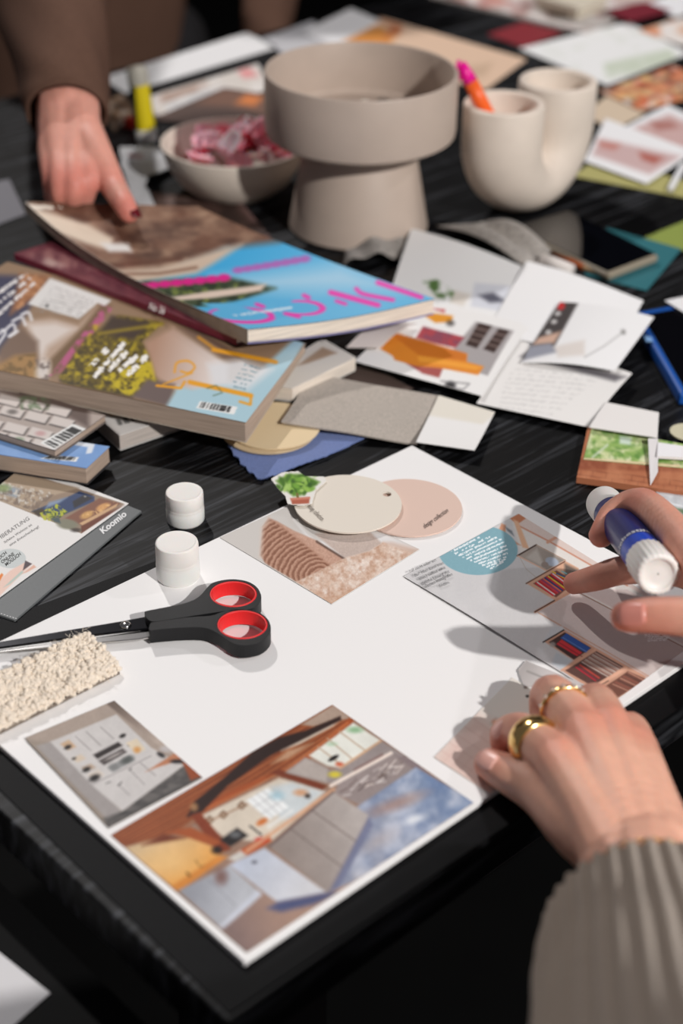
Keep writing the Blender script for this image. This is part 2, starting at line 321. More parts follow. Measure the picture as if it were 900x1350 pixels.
# ------------------------------------------------------------------ photographs glued on the board
def loft(k):
    k.fill((150, 122, 106)).frame(130, 910, 0.56667)
    k.poly([(20, 335), (545, 30), (595, 65), (530, 112), (420, 192), (230, 292), (180, 332), (62, 364)], (138, 76, 44), 3)
    for i in range(16):
        o = i * 5.5; k.line([(40 + o * .9, 338 + o * .25), (300 + o, 185 + o * .6), (560 + o * .2, 40 + o * .7)], 2.4, [(176, 110, 68), (104, 52, 30), (190, 124, 82), (124, 64, 38)][i % 4], 0.6, 2)
    k.poly([(470, 80), (545, 34), (588, 64), (560, 71), (500, 84)], (166, 146, 132), 3)
    k.poly([(415, 134), (500, 92), (560, 72), (545, 84), (470, 124), (424, 142)], (206, 196, 182), 3).poly([(400, 172), (440, 140), (500, 122), (440, 160)], (178, 140, 112), 4)
    k.poly([(238, 272), (330, 222), (440, 180), (530, 112), (584, 64), (594, 72), (505, 152), (412, 194), (240, 288)], (160, 84, 46), 3).line([(250, 276), (430, 190), (580, 75)], 2.5, (198, 126, 82), .8, 2)
    k.poly([(205, 296), (222, 260), (290, 205), (360, 142), (420, 110), (480, 94), (562, 60), (564, 69), (480, 112), (400, 152), (300, 222), (240, 284)], (48, 28, 23), 3).ell(222, 272, 9, 10, (176, 136, 96), .8, .5)
    k.grad([(62, 366), (120, 350), (215, 338), (292, 376), (180, 464)], (130, 350), (190, 450), (204, 178, 142), (224, 160, 82), 4).ell(165, 400, 52, 30, (232, 194, 136), .7, .9)
    k.poly([(168, 456), (278, 386), (302, 386), (186, 468)], (206, 136, 64), 3).line([(205, 425), (212, 432)], 5, (120, 90, 40)).line([(225, 395), (236, 412), (244, 408)], 2.5, (140, 110, 60))
    k.poly([(228, 297), (420, 204), (455, 214), (525, 236), (470, 292), (400, 352), (300, 348)], (208, 197, 182), 3).poly([(400, 224), (450, 214), (524, 236), (450, 300), (420, 300)], (196, 202, 204), 6)
    k.poly([(343, 256), (394, 226), (442, 272), (396, 302)], (230, 232, 232), 3)
    for a, b in (((368, 241), (419, 287)), ((355, 250), (406, 296)), ((382, 234), (431, 279)), ((360, 272), (410, 242)), ((378, 288), (426, 257))): k.line([a, b], 2.2, (182, 182, 184), .8, 1.5)
    k.line([(245, 310), (345, 265)], 3.5, (150, 112, 88), .9, 2)
    for x, y in ((258, 302), (290, 290), (333, 268)): k.poly([(x - 11, y), (x, y - 11), (x + 11, y), (x, y + 10)], (116, 82, 60), 2).ell(x, y, 5, 4, (196, 180, 160), .8, .4)
    k.ell(380, 306, 14, 7, (196, 118, 66), 1, .4, -.5).line([(352, 316), (378, 336)], 4, (48, 40, 42)).ell(415, 245, 16, 10, (150, 190, 206), .6, .6).ell(470, 238, 16, 8, (206, 150, 110), .8, .5).ell(486, 246, 7, 6, (60, 46, 40), .8, .4).line([(395, 318), (450, 280)], 6, (226, 226, 224), .9, 3)
    k.poly([(213, 290), (236, 284), (308, 370), (280, 380)], (130, 62, 36), 3).poly([(155, 330), (214, 318), (285, 352), (270, 364), (200, 340)], (160, 86, 48), 3).poly([(150, 336), (205, 344), (100, 362)], (112, 56, 34), 4)
    k.poly([(282, 348), (322, 320), (348, 338), (306, 364)], (40, 35, 36), 3).ell(318, 336, 14, 8, (110, 112, 114), .9, .4).ell(275, 372, 12, 9, (30, 24, 24), .9, .5)
    k.poly([(320, 378), (396, 334), (402, 350), (345, 384)], (188, 84, 42), 3).ell(378, 348, 14, 6, (196, 44, 34), .9, .4).poly([(300, 392), (330, 372), (345, 384), (320, 398)], (200, 196, 190), 3)
    k.poly([(398, 192), (420, 184), (532, 222), (520, 232)], (120, 60, 38), 3)
    k.poly([(434, 192), (480, 156), (540, 186), (562, 180), (652, 115), (738, 166), (640, 238), (560, 222)], (150, 140, 138), 3).poly([(440, 190), (482, 158), (532, 182), (530, 215)], (176, 166, 160), 4)
    k.poly([(488, 152), (592, 76), (656, 117), (562, 181), (532, 176)], (222, 222, 214), 3)
    for a, b in (((532, 112), (590, 160)), ((560, 96), (622, 142)), ((510, 132), (560, 170))): k.line([a, b], 3.5, (182, 160, 138), .9, 2)
    k.line([(562, 181), (656, 118)], 5, (206, 164, 128), .9, 2.5).ell(596, 92, 17, 7, (128, 172, 128), .8, .6).ell(542, 125, 12, 5, (156, 188, 156), .6, .6).ell(546, 158, 13, 5, (36, 32, 32), 1, .3, -.5).ell(549, 196, 14, 7, (206, 190, 60), .9, .5).ell(560, 172, 9, 5, (200, 92, 60), .9, .5)
    ch_ = [(545, 240), (560, 215), (690, 148), (738, 184), (610, 268)]; k.poly(ch_, (150, 138, 136), 4)
    random.seed(3)
    for i in range(34):
        t = random.random(); x = 565 + t * 150; y = 236 - t * 66 + random.uniform(-14, 20); k.line([(x - 9, y + random.uniform(-3, 10)), (x + 8, y - random.uniform(0, 12))], random.choice([1.6, 2.4, 3.2]), random.choice([(82, 68, 64), (206, 194, 188), (112, 96, 92), (214, 206, 202)]), 0.9, 1.2)
    k.line([(540, 222), (680, 146)], 8, (226, 212, 202), 1, 2).line([(595, 185), (660, 150)], 4, (120, 84, 80), .7, 3).poly([(690, 150), (740, 166), (770, 196), (735, 186)], (136, 122, 124), 4)
    fl = [(600, 272), (738, 180), (880, 262), (620, 436), (540, 480), (632, 312)]
    k.grad(fl, (800, 230), (600, 430), (126, 144, 174), (172, 164, 164), 3).blot(fl, (106, 126, 164), 44, 0.5, 0.6, 0.35).blot(fl, (196, 200, 212), 36, 0.55, 0.8, 0.25).ell(690, 265, 62, 13, (166, 134, 122), 0.7, .7, -.35).ell(735, 300, 24, 9, (222, 224, 228), .9, .7, -.3).ell(650, 350, 40, 16, (176, 168, 170), .7, .8, -.5)
    k.line([(345, 374), (546, 232)], 8, (206, 162, 132), 1, 3)
    k.grad([(396, 364), (545, 236), (630, 292), (534, 472)], (420, 360), (600, 300), (146, 134, 128), (176, 168, 164), 3)
    for a, b in (((447, 322), (567, 412)), ((497, 280), (599, 352))): k.line([a, b], 2.4, (112, 100, 96), .9, 1.5)
    k.line([(396, 364), (545, 237)], 4, (92, 76, 76), .8, 2.5).poly([(534, 472), (628, 294), (638, 314), (552, 474)], (120, 124, 148), 4)
    k.grad([(303, 406), (386, 367), (532, 471), (415, 494)], (340, 390), (470, 480), (186, 192, 206), (206, 206, 210), 3).ell(362, 400, 7, 4, (110, 110, 120), 1, .4)
    k.grad([(186, 466), (305, 407), (370, 466), (280, 550)], (210, 460), (340, 470), (150, 152, 160), (182, 184, 190), 3).line([(255, 440), (318, 500)], 1.8, (128, 128, 136), .8, 1.2).ell(285, 434, 14, 17, (122, 90, 84), .85, .6)
    k.poly([(278, 550), (368, 464), (382, 474), (298, 562)], (196, 200, 210), 3)
    k.grad([(288, 556), (384, 474), (416, 494), (534, 472), (640, 425), (346, 618)], (320, 580), (500, 490), (132, 112, 108), (186, 154, 134), 4).poly([(392, 508), (418, 492), (532, 471), (562, 470), (500, 500), (425, 516)], (84, 90, 124), 6).ell(470, 520, 60, 12, (160, 132, 120), .6, .9, -.3)
    k.grain(6, 3).mottle(.05, 40).punch(1.1, 140, -2)
LO = [(146, 1101), (438, 929), (624, 1058), (325, 1256)]
tag(sheet('photo_clipping', LO, ZB + 0.0005, loft, (170, 160, 152), 0.0004, 1.0), 'large glossy photo of a loft kitchen with wooden roof beams', 'photo')
def sideb(k):
    k.fill((166, 152, 142)).frame(20, 910, 0.28889)
    k.grad([(390, 40), (460, 40), (870, 390), (700, 290)], (450, 50), (650, 230), (112, 98, 90), (178, 164, 154), 6)
    k.poly([(30, 215), (150, 240), (420, 590), (420, 640)], (150, 138, 128), 10)
    k.poly([(95, 255), (170, 232), (370, 440), (490, 555), (420, 590)], (160, 154, 152), 6)
    k.poly([(160, 235), (462, 110), (620, 262), (770, 345), (490, 552), (358, 440)], (200, 196, 194), 4)
    for a, b in (((325, 190), (390, 252)), ((390, 168), (450, 222)), ((275, 210), (345, 275)), ((470, 430), (520, 478)), ((520, 360), (590, 430)), ((350, 430), (620, 300)), ((570, 330), (640, 390))): k.line([a, b], 4, (140, 134, 134), 0.9, 2)
    for q, c in (([(205, 245), (245, 225), (280, 258), (240, 275)], (196, 168, 140)), ([(255, 312), (300, 292), (325, 312), (285, 330)], (205, 190, 172)), ([(300, 352), (345, 335), (370, 352), (325, 372)], (184, 164, 146)), ([(328, 385), (380, 360), (408, 385), (360, 412)], (206, 196, 186))): k.poly(q, c, 4)
    for x, y, r in ((240, 260, 13), (268, 312, 8), (325, 362, 15), (362, 400, 20), (490, 208, 12), (525, 248, 9)): k.ell(x, y, r * 1.2, r * .7, (34, 30, 30), 1, .5, -.4)
    k.poly([(505, 240), (555, 220), (595, 270), (550, 290)], (214, 200, 178), 4).ell(556, 272, 16, 14, (205, 150, 90), .9, .5)
    k.poly([(355, 295), (470, 236), (490, 252), (375, 314)], (52, 44, 44), 4).poly([(380, 322), (490, 265), (510, 282), (405, 342)], (70, 62, 62), 4).ell(450, 300, 50, 6, (190, 184, 180), .8, .5, -.47)
    k.poly([(420, 352), (520, 295), (550, 318), (445, 375)], (150, 150, 150), 4).ell(510, 318, 30, 16, (84, 88, 86), .9, .5, -.4).ell(450, 350, 22, 16, (120, 120, 120), .7, .5)
    k.line([(415, 425), (435, 418)], 5, (110, 105, 105)).line([(485, 420), (470, 435)], 6, (90, 85, 85)).line([(530, 355), (520, 365)], 5, (90, 85, 85))
    fl = [(400, 585), (490, 552), (770, 345), (800, 330), (870, 395), (425, 640)]
    k.poly(fl, (112, 108, 106), 5).blot(fl, (76, 74, 74), 40, .5, .8, .2, stretch=.5)
    k.line([(420, 600), (500, 560)], 8, (60, 58, 58), .8, 5).line([(425, 625), (700, 470), (850, 395)], 10, (80, 78, 78), .8, 6)
    k.poly([(592, 374), (735, 282), (765, 315), (640, 355)], (186, 130, 100), 3).poly([(745, 300), (860, 390), (800, 412), (770, 345)], (150, 82, 52), 5).ell(738, 325, 30, 10, (40, 36, 40), .9, .4).ell(665, 295, 20, 10, (45, 42, 44), .9, .4, .5).ell(690, 268, 30, 14, (190, 185, 185), .9, .4).grain(6, 5).mottle(.03, 40).punch(1.12, 150, -4)
tag(sheet('photo_clipping', [(33, 973), (150.6, 923.6), (267, 1025), (142.8, 1091.4)], [ZB + .0014, ZB + .0008, ZB + .0006, ZB + .0008], sideb, (170, 160, 152), 0.0004, 1.0), 'small photo of a white built-in shelving cabinet, left on the board', 'photo')
def cush(k):
    k.fill((206, 201, 196)).frame(330, 600, 1 / 3)
    k.poly([(170, 255), (260, 345), (480, 300), (520, 310), (668, 372), (560, 380), (400, 420), (250, 360)], (226, 223, 222), 6)
    c1 = [(38, 395), (48, 285), (72, 248), (105, 262), (170, 300), (262, 340), (375, 412), (305, 448), (185, 502), (60, 428)]
    k.poly(c1, (178, 134, 112), 4).poly([(100, 262), (170, 300), (262, 340), (372, 412), (318, 436), (215, 350)], (196, 156, 136), 6)
    m = k.mpoly([(40, 395), (48, 285), (72, 248), (130, 290), (220, 360), (318, 440), (185, 502), (60, 428)], 4)
    r = np.hypot((k.X - 275) / 1.25, (k.Y - 478)) + 9 * fbm(k.X / 18, k.Y / 18, 4)
    k._mix(m * np.clip(0.5 + 0.75 * np.sin(r / 17 * 2 * math.pi), 0, 1) * 0.75, (128, 84, 64)); k._mix(m * np.clip(np.sin(r / 17 * 2 * math.pi + 2.4) - .3, 0, 1) * 0.6, (205, 166, 144))
    k.grain(16, 5, c1).line([(40, 400), (46, 290), (74, 250)], 12, (214, 196, 184), .7, 8)
    k.poly([(255, 312), (330, 300), (472, 304), (522, 350), (445, 396), (376, 412), (300, 350)], (196, 178, 168), 5).poly([(270, 312), (460, 305), (470, 330), (330, 340)], (206, 192, 184), 14).grain(10, 4, [(255, 312), (472, 304), (522, 350), (376, 412)])
    k.line([(262, 342), (374, 412)], 7, (72, 52, 44), .9, 4)
    rug = [(183, 502), (310, 440), (380, 405), (470, 380), (525, 345), (645, 388), (320, 592)]
    k.poly(rug, (226, 205, 190), 5).blot(rug, (238, 226, 217), 13, .48, .8, .3).blot(rug, (192, 148, 120), 30, .58, .75, .35).blot(rug, (176, 126, 98), 14, .64, .6, .25).grain(14, 5, rug)
    k.line([(250, 548), (320, 588), (400, 540)], 16, (196, 152, 122), .6, 14).poly([(525, 345), (560, 345), (668, 372), (640, 392), (560, 360)], (205, 170, 150), 10, .7)
tag(sheet('photo_clipping', [(290, 708.5), (406, 655), (552.7, 724), (436.7, 796)], ZB + 0.0006, cush, (206, 201, 196), 0.0004, 0.9), 'photo of ribbed brown cushion on a fluffy rug, under the colour discs', 'photo')
def page(k):
    k.fill((214, 212, 212)).frame(560, 660, 0.26667)
    k.blot(None, (204, 202, 203), 90, .5, .6, .3)
    k.poly([(430, 85), (600, 110), (1300, 560), (1300, 760), (900, 530), (740, 440), (560, 330), (470, 260)], (228, 222, 216), 8)
    k.poly([(455, 116), (502, 86), (1100, 400), (1100, 480), (850, 335)], (222, 204, 196), 3).line([(455, 120), (620, 205), (830, 325), (1000, 420)], 7, (204, 140, 114), 1, 3).line([(606, 206), (664, 172)], 14, (214, 160, 134), 1, 4)
    k.poly([(420, 88), (466, 64), (502, 86), (455, 118)], (198, 128, 92), 3).poly([(436, 92), (462, 104), (515, 240), (482, 232)], (228, 182, 148), 4).poly([(358, 160), (378, 112), (400, 122), (396, 168), (475, 222), (440, 215)], (206, 150, 120), 4).poly([(396, 128), (408, 150), (440, 176), (430, 150)], (120, 128, 134), 4)
    k.ell(262, 246, 196, 124, (134, 176, 188), 1, .015)
    for i in range(11):
        e = [(270, 181), (322, 178), (355, 181), (378, 190), (392, 204), (402, 222), (408, 240), (408, 260), (402, 279), (398, 291), (388, 305)][i]; k.words((126 + i * 19.5, 256 + i * 8.4), e, 11, (238, 245, 248), .95, 10, i)
    # upper shelf boxes
    k.grad([(458, 272), (548, 220), (692, 296), (602, 346)], (500, 250), (640, 330), (176, 164, 154), (150, 140, 132), 3).poly([(500, 282), (552, 238), (580, 300), (590, 335)], (196, 188, 180), 8).line([(456, 274), (550, 219)], 7, (70, 50, 44), 1, 2).line([(458, 274), (602, 348), (694, 296)], 6, (222, 184, 160), 1, 2).line([(550, 219), (692, 294)], 4, (180, 150, 130))
    k.ell(628, 303, 34, 22, (168, 176, 190), 1, .15, .3).ell(592, 318, 18, 14, (150, 136, 128), 1, .2).line([(470, 285), (500, 340), (560, 390)], 3, (190, 180, 170))
    k.poly([(498, 410), (692, 298), (760, 335), (745, 442), (640, 492)], (220, 174, 146), 3).poly([(690, 312), (770, 350), (740, 420), (690, 370)], (110, 98, 90), 8)
    k.poly([(535, 412), (650, 346), (742, 402), (648, 480)], (122, 76, 66), 3)
    bk = [(222, 44, 58), (236, 214, 214), (196, 30, 40), (214, 60, 72), (150, 60, 110), (226, 110, 90), (40, 60, 120), (206, 40, 60), (230, 190, 60), (120, 40, 50)]
    for i in range(13):
        t = i / 12; a = (548 + t * 92, 408 - t * 52 + 2); b = (a[0] + 84, a[1] + 60); k.line([a, b], 7.5, bk[i % 10], 1, 2)
    k.line([(630, 352), (690, 385)], 6, (230, 200, 60)).line([(650, 362), (690, 378)], 6, (40, 90, 150)).line([(676, 350), (700, 362)], 5, (120, 190, 200))
    k.line([(500, 412), (690, 302)], 6, (90, 60, 50), .8, 2).line([(545, 552), (742, 440)], 13, (214, 162, 136), 1, 3).line([(543, 552), (640, 495)], 5, (70, 48, 40), 1, 2)
    k.poly([(565, 552), (742, 452), (1300, 740), (1090, 900), (560, 556)], (208, 194, 190), 3).line([(742, 446), (1300, 735)], 5, (150, 112, 96), 1, 2).line([(560, 556), (900, 745), (1130, 880)], 5, (196, 152, 130), 1, 2)
    k.poly([(745, 436), (1000, 440), (1300, 620), (1300, 720)], (212, 196, 192), 4)
    k.frame(640, 800, 0.28889)
    k.poly([(262, 160), (300, 95), (350, 88), (358, 105)], (206, 208, 212), 5)
    k.poly([(268, 160), (358, 104), (735, 316), (580, 442), (345, 292), (395, 240)], (206, 158, 134), 3).line([(262, 162), (356, 106)], 6, (50, 38, 36), 1, 2)
    k.poly([(288, 162), (360, 116), (482, 186), (402, 240)], (72, 48, 46), 2).poly([(340, 142), (368, 120), (478, 186), (456, 208)], (44, 84, 160), 2).poly([(322, 170), (346, 148), (442, 208), (416, 224)], (206, 50, 60), 2).line([(330, 160), (440, 225)], 3, (120, 30, 40)).ell(305, 172, 14, 12, (170, 165, 160), .8, .4).line([(352, 140), (462, 204)], 3, (130, 160, 210), .8)
    k.poly([(300, 262), (322, 208), (400, 244), (345, 290)], (196, 202, 208), 6)
    k.poly([(362, 292), (505, 200), (628, 270), (486, 362)], (96, 68, 62), 2)
    for i in range(12):
        t = i / 11; a = (440 + t * 60, 250 - t * 42); k.line([a, (a[0] + 118, a[1] + 66)], 5, [(206, 190, 180), (150, 110, 98), (190, 160, 146)][i % 3], 1, 2)
    for i in range(4): k.line([(412 + i * 9, 275 - i * 6), (500 + i * 9, 335 - i * 6)], 6, [(190, 40, 60), (120, 50, 60), (200, 70, 60), (90, 50, 48)][i], 1, 2)
    k.line([(345, 292), (500, 194)], 9, (216, 166, 140), 1, 2).line([(484, 374), (640, 276)], 16, (226, 176, 150), 1, 3).line([(480, 384), (560, 335)], 4, (90, 60, 50))
    k.poly([(500, 392), (650, 290), (730, 326), (575, 432)], (122, 82, 70), 2)
    for i in range(7): k.line([(580 + i * 12, 350 - i * 9), (660 + i * 10, 385 - i * 9)], 5, [(190, 140, 120), (150, 90, 76), (90, 60, 54)][i % 3], 1, 2)
    k.line([(520, 400), (600, 430)], 10, (90, 56, 48), .8, 4).poly([(400, 345), (480, 380), (580, 436), (560, 460)], (84, 52, 44), 4)
    for i in range(5): k.words((720 + i * 4, 132 + i * 9 - 14), (850 - i * 6, 158 + i * 8 - 40), 8, (244, 240, 238), .9, 6, 40 + i)
    k.grain(3, 6)
PG = [(531.7, 760), (683, 677), (934, 833), (806, 927)]
pageo = tag(sheet('magazine_page', PG, ZB + 0.0008, page, (214, 212, 212), 0.0003, 0.85, None, lambda u, v: .0007 * np.exp(-(u / .12) ** 2) * (0.3 + v) + .0007 * np.sin(v * 5) * (1 - u)), 'torn magazine page with blue text circle and open bookshelves, under the glue stick', 'page')
for s, a, b, t in (('nur nicht oder ein', (20, 466), (125, 420), (14, 454)), ('der. Hier kann man', (40, 483), (155, 432), (34, 471)), ('alles) selbst eine', (58, 497), (162, 450), (52, 485)), ('tägliche Lösung mit', (66, 517), (178, 465), (60, 505)), ('nischen Handgriffen', (82, 528), (190, 476), (76, 516)), ('finden.', (138, 525), (180, 507), (132, 514))):
    m_ = lambda q: (531.7 + (q[0] + 5) / 3 + 0, 600 + (q[1] - 0) / 3 + 0)
    text(s, m_(a), m_(b), m_(t), ZB + 0.0026, (92, 90, 92), pageo)
def pinkp(k):
    k.fill((228, 222, 214)).frame(640, 800, 0.28889)
    lo = [(-260, 690), (-60, 500), (140, 640), (-30, 860)]
    k.poly([(-260, 700), (-50, 480), (200, 650), (0, 880)], (224, 198, 188), 40)
    for i in range(6): k.line([(-240 + i * 36, 690 - i * 36), (0 + i * 36, 850 - i * 36)], 3, (206, 172, 162), .7, 3)
    for i in range(7): k.line([(-200 + i * 34, 720 + i * 22), (-130 + i * 34, 640 + i * 22)], 3, (206, 172, 162), .5, 3)
    k.poly([(10, 535), (45, 500), (85, 530), (50, 560)], (214, 200, 190), 3).ell(56, 535, 26, 14, (226, 150, 116), .9, .5, .5).ell(190, 408, 8, 6, (24, 22, 22), 1, .3)
tag(sheet('photo_clipping', [(572, 998), (675, 893), (748, 938), (645, 1046)], ZB + 0.0006, pinkp, (226, 216, 208), 0.0003, 1.2), 'pale pinkish clipping held down by the ringed hand', 'photo')
tag(sheet('photo_clipping', [(683, 883), (693, 871), (770, 902), (690, 905)], ZB + 0.0016, lambda k: k.fill((196, 190, 188)).grad([(680, 890), (693, 871), (770, 902), (690, 905)], (690, 875), (720, 900), (176, 170, 168), (206, 200, 198)).line([(695, 885), (725, 897)], 2, (150, 145, 142)), (196, 190, 188), 0.0003, 1.2), 'small grey photo corner peeking out above the ringed hand', 'photo')

# ------------------------------------------------------------------ colour discs and plant cutout
def disc(name, cx, cy, rpx, z, col, th=0.0012, hole=None, parent=None, tilt=(0, 0)):
    c = P(cx, cy, z); r = rpx / F_PX * float(-((np.asarray(c) - CAM) @ RW)[2]); N = 72
    out = [(c[0] + r * math.cos(2 * math.pi * i / N), c[1] + r * math.sin(2 * math.pi * i / N)) for i in range(N)]
    bm = bmesh.new(); vo = [bm.verts.new((*p, z + tilt[0] * (p[0] - c[0]) + tilt[1] * (p[1] - c[1]))) for p in out]; es = [bm.edges.new((vo[i], vo[(i + 1) % N])) for i in range(N)]
    if hole:
        h = P(hole[0], hole[1], z); hr = hole[2]; vh = [bm.verts.new((h[0] + hr * math.cos(2 * math.pi * i / 20), h[1] + hr * math.sin(2 * math.pi * i / 20), z + tilt[0] * (h[0] - c[0]) + tilt[1] * (h[1] - c[1]))) for i in range(20)]; es += [bm.edges.new((vh[i], vh[(i + 1) % 20])) for i in range(20)]
    bmesh.ops.triangle_fill(bm, edges=es, use_beauty=True)
    if hole:
        for f in list(bm.faces):
            if all(v in vh for v in f.verts): bm.faces.remove(f)
    bmesh.ops.recalc_face_normals(bm, faces=bm.faces)
    if bm.faces[:][0].normal.z < 0: bmesh.ops.reverse_faces(bm, faces=bm.faces)
    me = bpy.data.meshes.new(name); bm.to_mesh(me); bm.free()
    o = link(name, me, mat('disc_%d_%d_%d' % tuple(col), col, rough=0.6, spec=0.3), parent); s = o.modifiers.new('solid', 'SOLIDIFY'); s.thickness = th; s.offset = -1
    return o
pd = tag(disc('colour_disc', 539, 668, 70, ZB + 0.0022, (222, 194, 180)), 'dusty pink round colour sample card, half under the cream one', 'colour sample')
text('design collection', (559.5, 697.5), (591, 675), (557, 691.5), ZB + 0.0023, (90, 74, 68), pd)
text('Natural Blush', (576, 692.5), (592, 682), (575.3, 690.7), ZB + 0.0023, (120, 100, 92), pd) if False else None
cdz = ZB + 0.0056
cd = tag(disc('colour_disc', 458.5, 663, 71, cdz, (226, 217, 204), hole=(510, 651, 0.0031), tilt=(-0.012, 0.0)), 'cream round colour sample card with a punched hole', 'colour sample')
text('design collection', (405, 668.5), (424, 687.5), (409.5, 663.5), cdz + 0.0006, (120, 108, 98), cd)
cut = [(357, 631), (372, 622), (393, 620), (402, 626), (427, 626), (430, 632), (416, 644), (411, 662), (398, 665), (379, 663), (376, 653), (366, 643)]
def plantp(k):
    k.fill((232, 228, 222)).frame(330, 600, 1 / 3)
    lf = [(100, 100), (150, 72), (200, 70), (250, 88), (275, 100), (240, 130), (200, 155), (170, 160), (130, 130)]
    k.poly(lf, (96, 138, 52), 6)
    random.seed(11)
    for i in range(46):
        x, y = random.gauss(188, 40), random.gauss(108, 20); k.ell(x, y, random.uniform(9, 20), random.uniform(5, 10), random.choice([(120, 168, 62), (70, 110, 38), (150, 190, 84), (52, 88, 34), (168, 202, 110)]), .9, .4, random.uniform(-1.5, 1.5))
    k.line([(185, 150), (188, 170)], 10, (120, 110, 60)).poly([(158, 168), (235, 160), (232, 186), (165, 192)], (176, 96, 74), 3).poly([(158, 168), (235, 160), (236, 168), (160, 176)], (206, 130, 108), 3)
tag(sheet('plant_cutout', [(350, 668), (350, 616), (436, 616), (436, 668)], ZB + 0.0088, plantp, (236, 232, 226), 0.0004, 0.8, None, lambda u, v: -.0016 * v, cut=cut), 'cut-out picture of a green potted plant beside the cream disc', 'cutout')

# ------------------------------------------------------------------ glue stick caps
cap_m = mat('white_plastic', (236, 232, 227), rough=0.42, spec=0.45, sss=0.15)
def cap(px, py, z, r, h, label, g):
    c = P(px, py, z)
    pr = [(r * .93, 0), (r * .985, h * .04), (r, h * .08), (r, h * .42), (r * .99, h * .45), (r * .985, h * .47), (r * .99, h * .49), (r * .99, h * .54), (r * .982, h * .555), (r * .99, h * .57), (r * .985, h * .93), (r * .96, h * .98), (r * .9, h), (r * .86, h), (r * .84, h * .993), (r * .8, h * .992), (r * .4, h * .992), (0, h * .992)]
    t = empty('cap', c); lathe('cap_shell', pr, c, cap_m, t, 64)
    lathe('grip_band', [(r * 1.001, h * .10), (r * 1.006, h * .11), (r * 1.006, h * .40), (r * 1.001, h * .41), (r * .95, h * .41), (r * .95, h * .10), (r * 1.001, h * .10)], c, cap_m, t, 64)
    return tag(t, label, 'cap', g)
cap(235, 760, ZB, 0.0142, 0.0275, 'white plastic glue stick cap standing on the edge of the board', 'glue stick caps')
cap(244.5, 685, 0.0001, 0.0132, 0.0232, 'white plastic glue stick cap standing on the black wooden table', 'glue stick caps')

# ------------------------------------------------------------------ scissors
sc = empty('scissors', P(200, 825, ZB)); tag(sc, 'black-handled scissors with red ring inserts, on the white board', 'scissors')
blk = mat('black_plastic', (17, 17, 19), rough=0.5, spec=0.35, bump=0.25, bscale=2500); red = mat('red_rubber', (226, 38, 40), rough=0.45, spec=0.4)
steel = mat('steel', (196, 194, 192), rough=0.16, metal=1.0, spec=0.5); steel_dark_reflection = mat('steel_dark_reflection', (70, 70, 73), rough=0.14, metal=1.0)  # same steel twice; upper blade's reflection of dark surroundings is put into its colour
def K3(x, y): return (180 + x * 0.22222, 620 + y * 0.22222)
def ringplate(name, out, hole, ztop, th, m, par, bv):
    bm = bmesh.new(); N = len(out); top = [P(*K3(*p), ztop) for p in out]
    cx, cy, rx, ry = hole; hp = [P(*K3(cx + rx * math.cos(2 * math.pi * i / 40), cy + ry * math.sin(2 * math.pi * i / 40)), ztop) for i in range(40)]
    vo = [bm.verts.new(p) for p in top]; vh = [bm.verts.new(p) for p in hp]
    es = [bm.edges.new((vo[i], vo[(i + 1) % N])) for i in range(N)] + [bm.edges.new((vh[i], vh[(i + 1) % 40])) for i in range(40)]
    bmesh.ops.triangle_fill(bm, edges=es, use_beauty=True)
    ctr = sum((Vector(p) for p in hp), Vector()) / 40; rr = min((Vector(p) - ctr).length for p in hp)
    for f in list(bm.faces):
        if (f.calc_center_median() - ctr).length < rr * 0.8 and all(v in vh for v in f.verts): bm.faces.remove(f)
    r = bmesh.ops.extrude_face_region(bm, geom=bm.faces[:]); vs = [v for v in r['geom'] if isinstance(v, bmesh.types.BMVert)]
    for v in vs: v.co.z -= th
    bmesh.ops.recalc_face_normals(bm, faces=bm.faces)
    me = bpy.data.meshes.new(name); bm.to_mesh(me); bm.free(); o = link(name, me, m, par); bevel(o, bv, 3, 50); return o
def smooth2(pts, n=6): return [tuple(p) for p in bez([*pts, pts[0]], n)[:-1]]
up_o = [(46, 842), (60, 834), (130, 820), (260, 795), (340, 768), (385, 735), (415, 700), (450, 668), (520, 650), (590, 647), (660, 660), (710, 690), (735, 730), (738, 765), (718, 800), (675, 822), (600, 830), (500, 838), (380, 856), (200, 884), (95, 897), (54, 868)]
lo_o = [(72, 935), (85, 905), (120, 898), (300, 872), (440, 862), (500, 842), (560, 829), (640, 825), (720, 840), (775, 880), (795, 925), (790, 965), (755, 1005), (700, 1030), (620, 1038), (556, 1018), (500, 978), (440, 945), (380, 932), (250, 934), (110, 946), (80, 950)]
zt = ZB + 0.0118
for nm, out, hole, lbl in (('handle', up_o, (573, 733, 140, 77), None), ('handle', lo_o, (627, 914, 150, 86), None)):
    h = ringplate(nm, smooth2(out, 4), hole, zt, 0.0098, blk, sc, 0.0022)
    cx, cy, rx, ry = hole; q = [(cx + rx * 1.0 * math.cos(2 * math.pi * i / 44), cy + ry * 1.0 * math.sin(2 * math.pi * i / 44)) for i in range(44)]
    ri = ringplate('ring_insert', q, (cx, cy, rx - 13, ry - 10), zt + 0.0003, 0.0102, red, sc, 0.0006)
def K7(x, y): return (x * 0.26667, 800 + y * 0.26667)
pxslab('blade', [K7(*p) for p in [(-60, 190), (0, 172), (350, 112), (590, 72), (715, 48), (745, 60), (735, 105), (600, 120), (350, 150), (0, 200)]], ZB + 0.0062, 0.0016, steel_dark_reflection, sc, 0.0004)
pxslab('blade', [K7(*p) for p in [(-60, 228), (0, 212), (350, 168), (690, 118), (780, 100), (775, 140), (690, 158), (350, 190), (0, 224)]], ZB + 0.0045, 0.0016, steel, sc, 0.0004)
cp = P(*K7(620, 92), ZB + .0062); lathe('rivet', [(.0036, 0), (.0036, .0006), (.003, .0014), (.0016, .002), (0, .0022)], cp, steel, sc, 24)

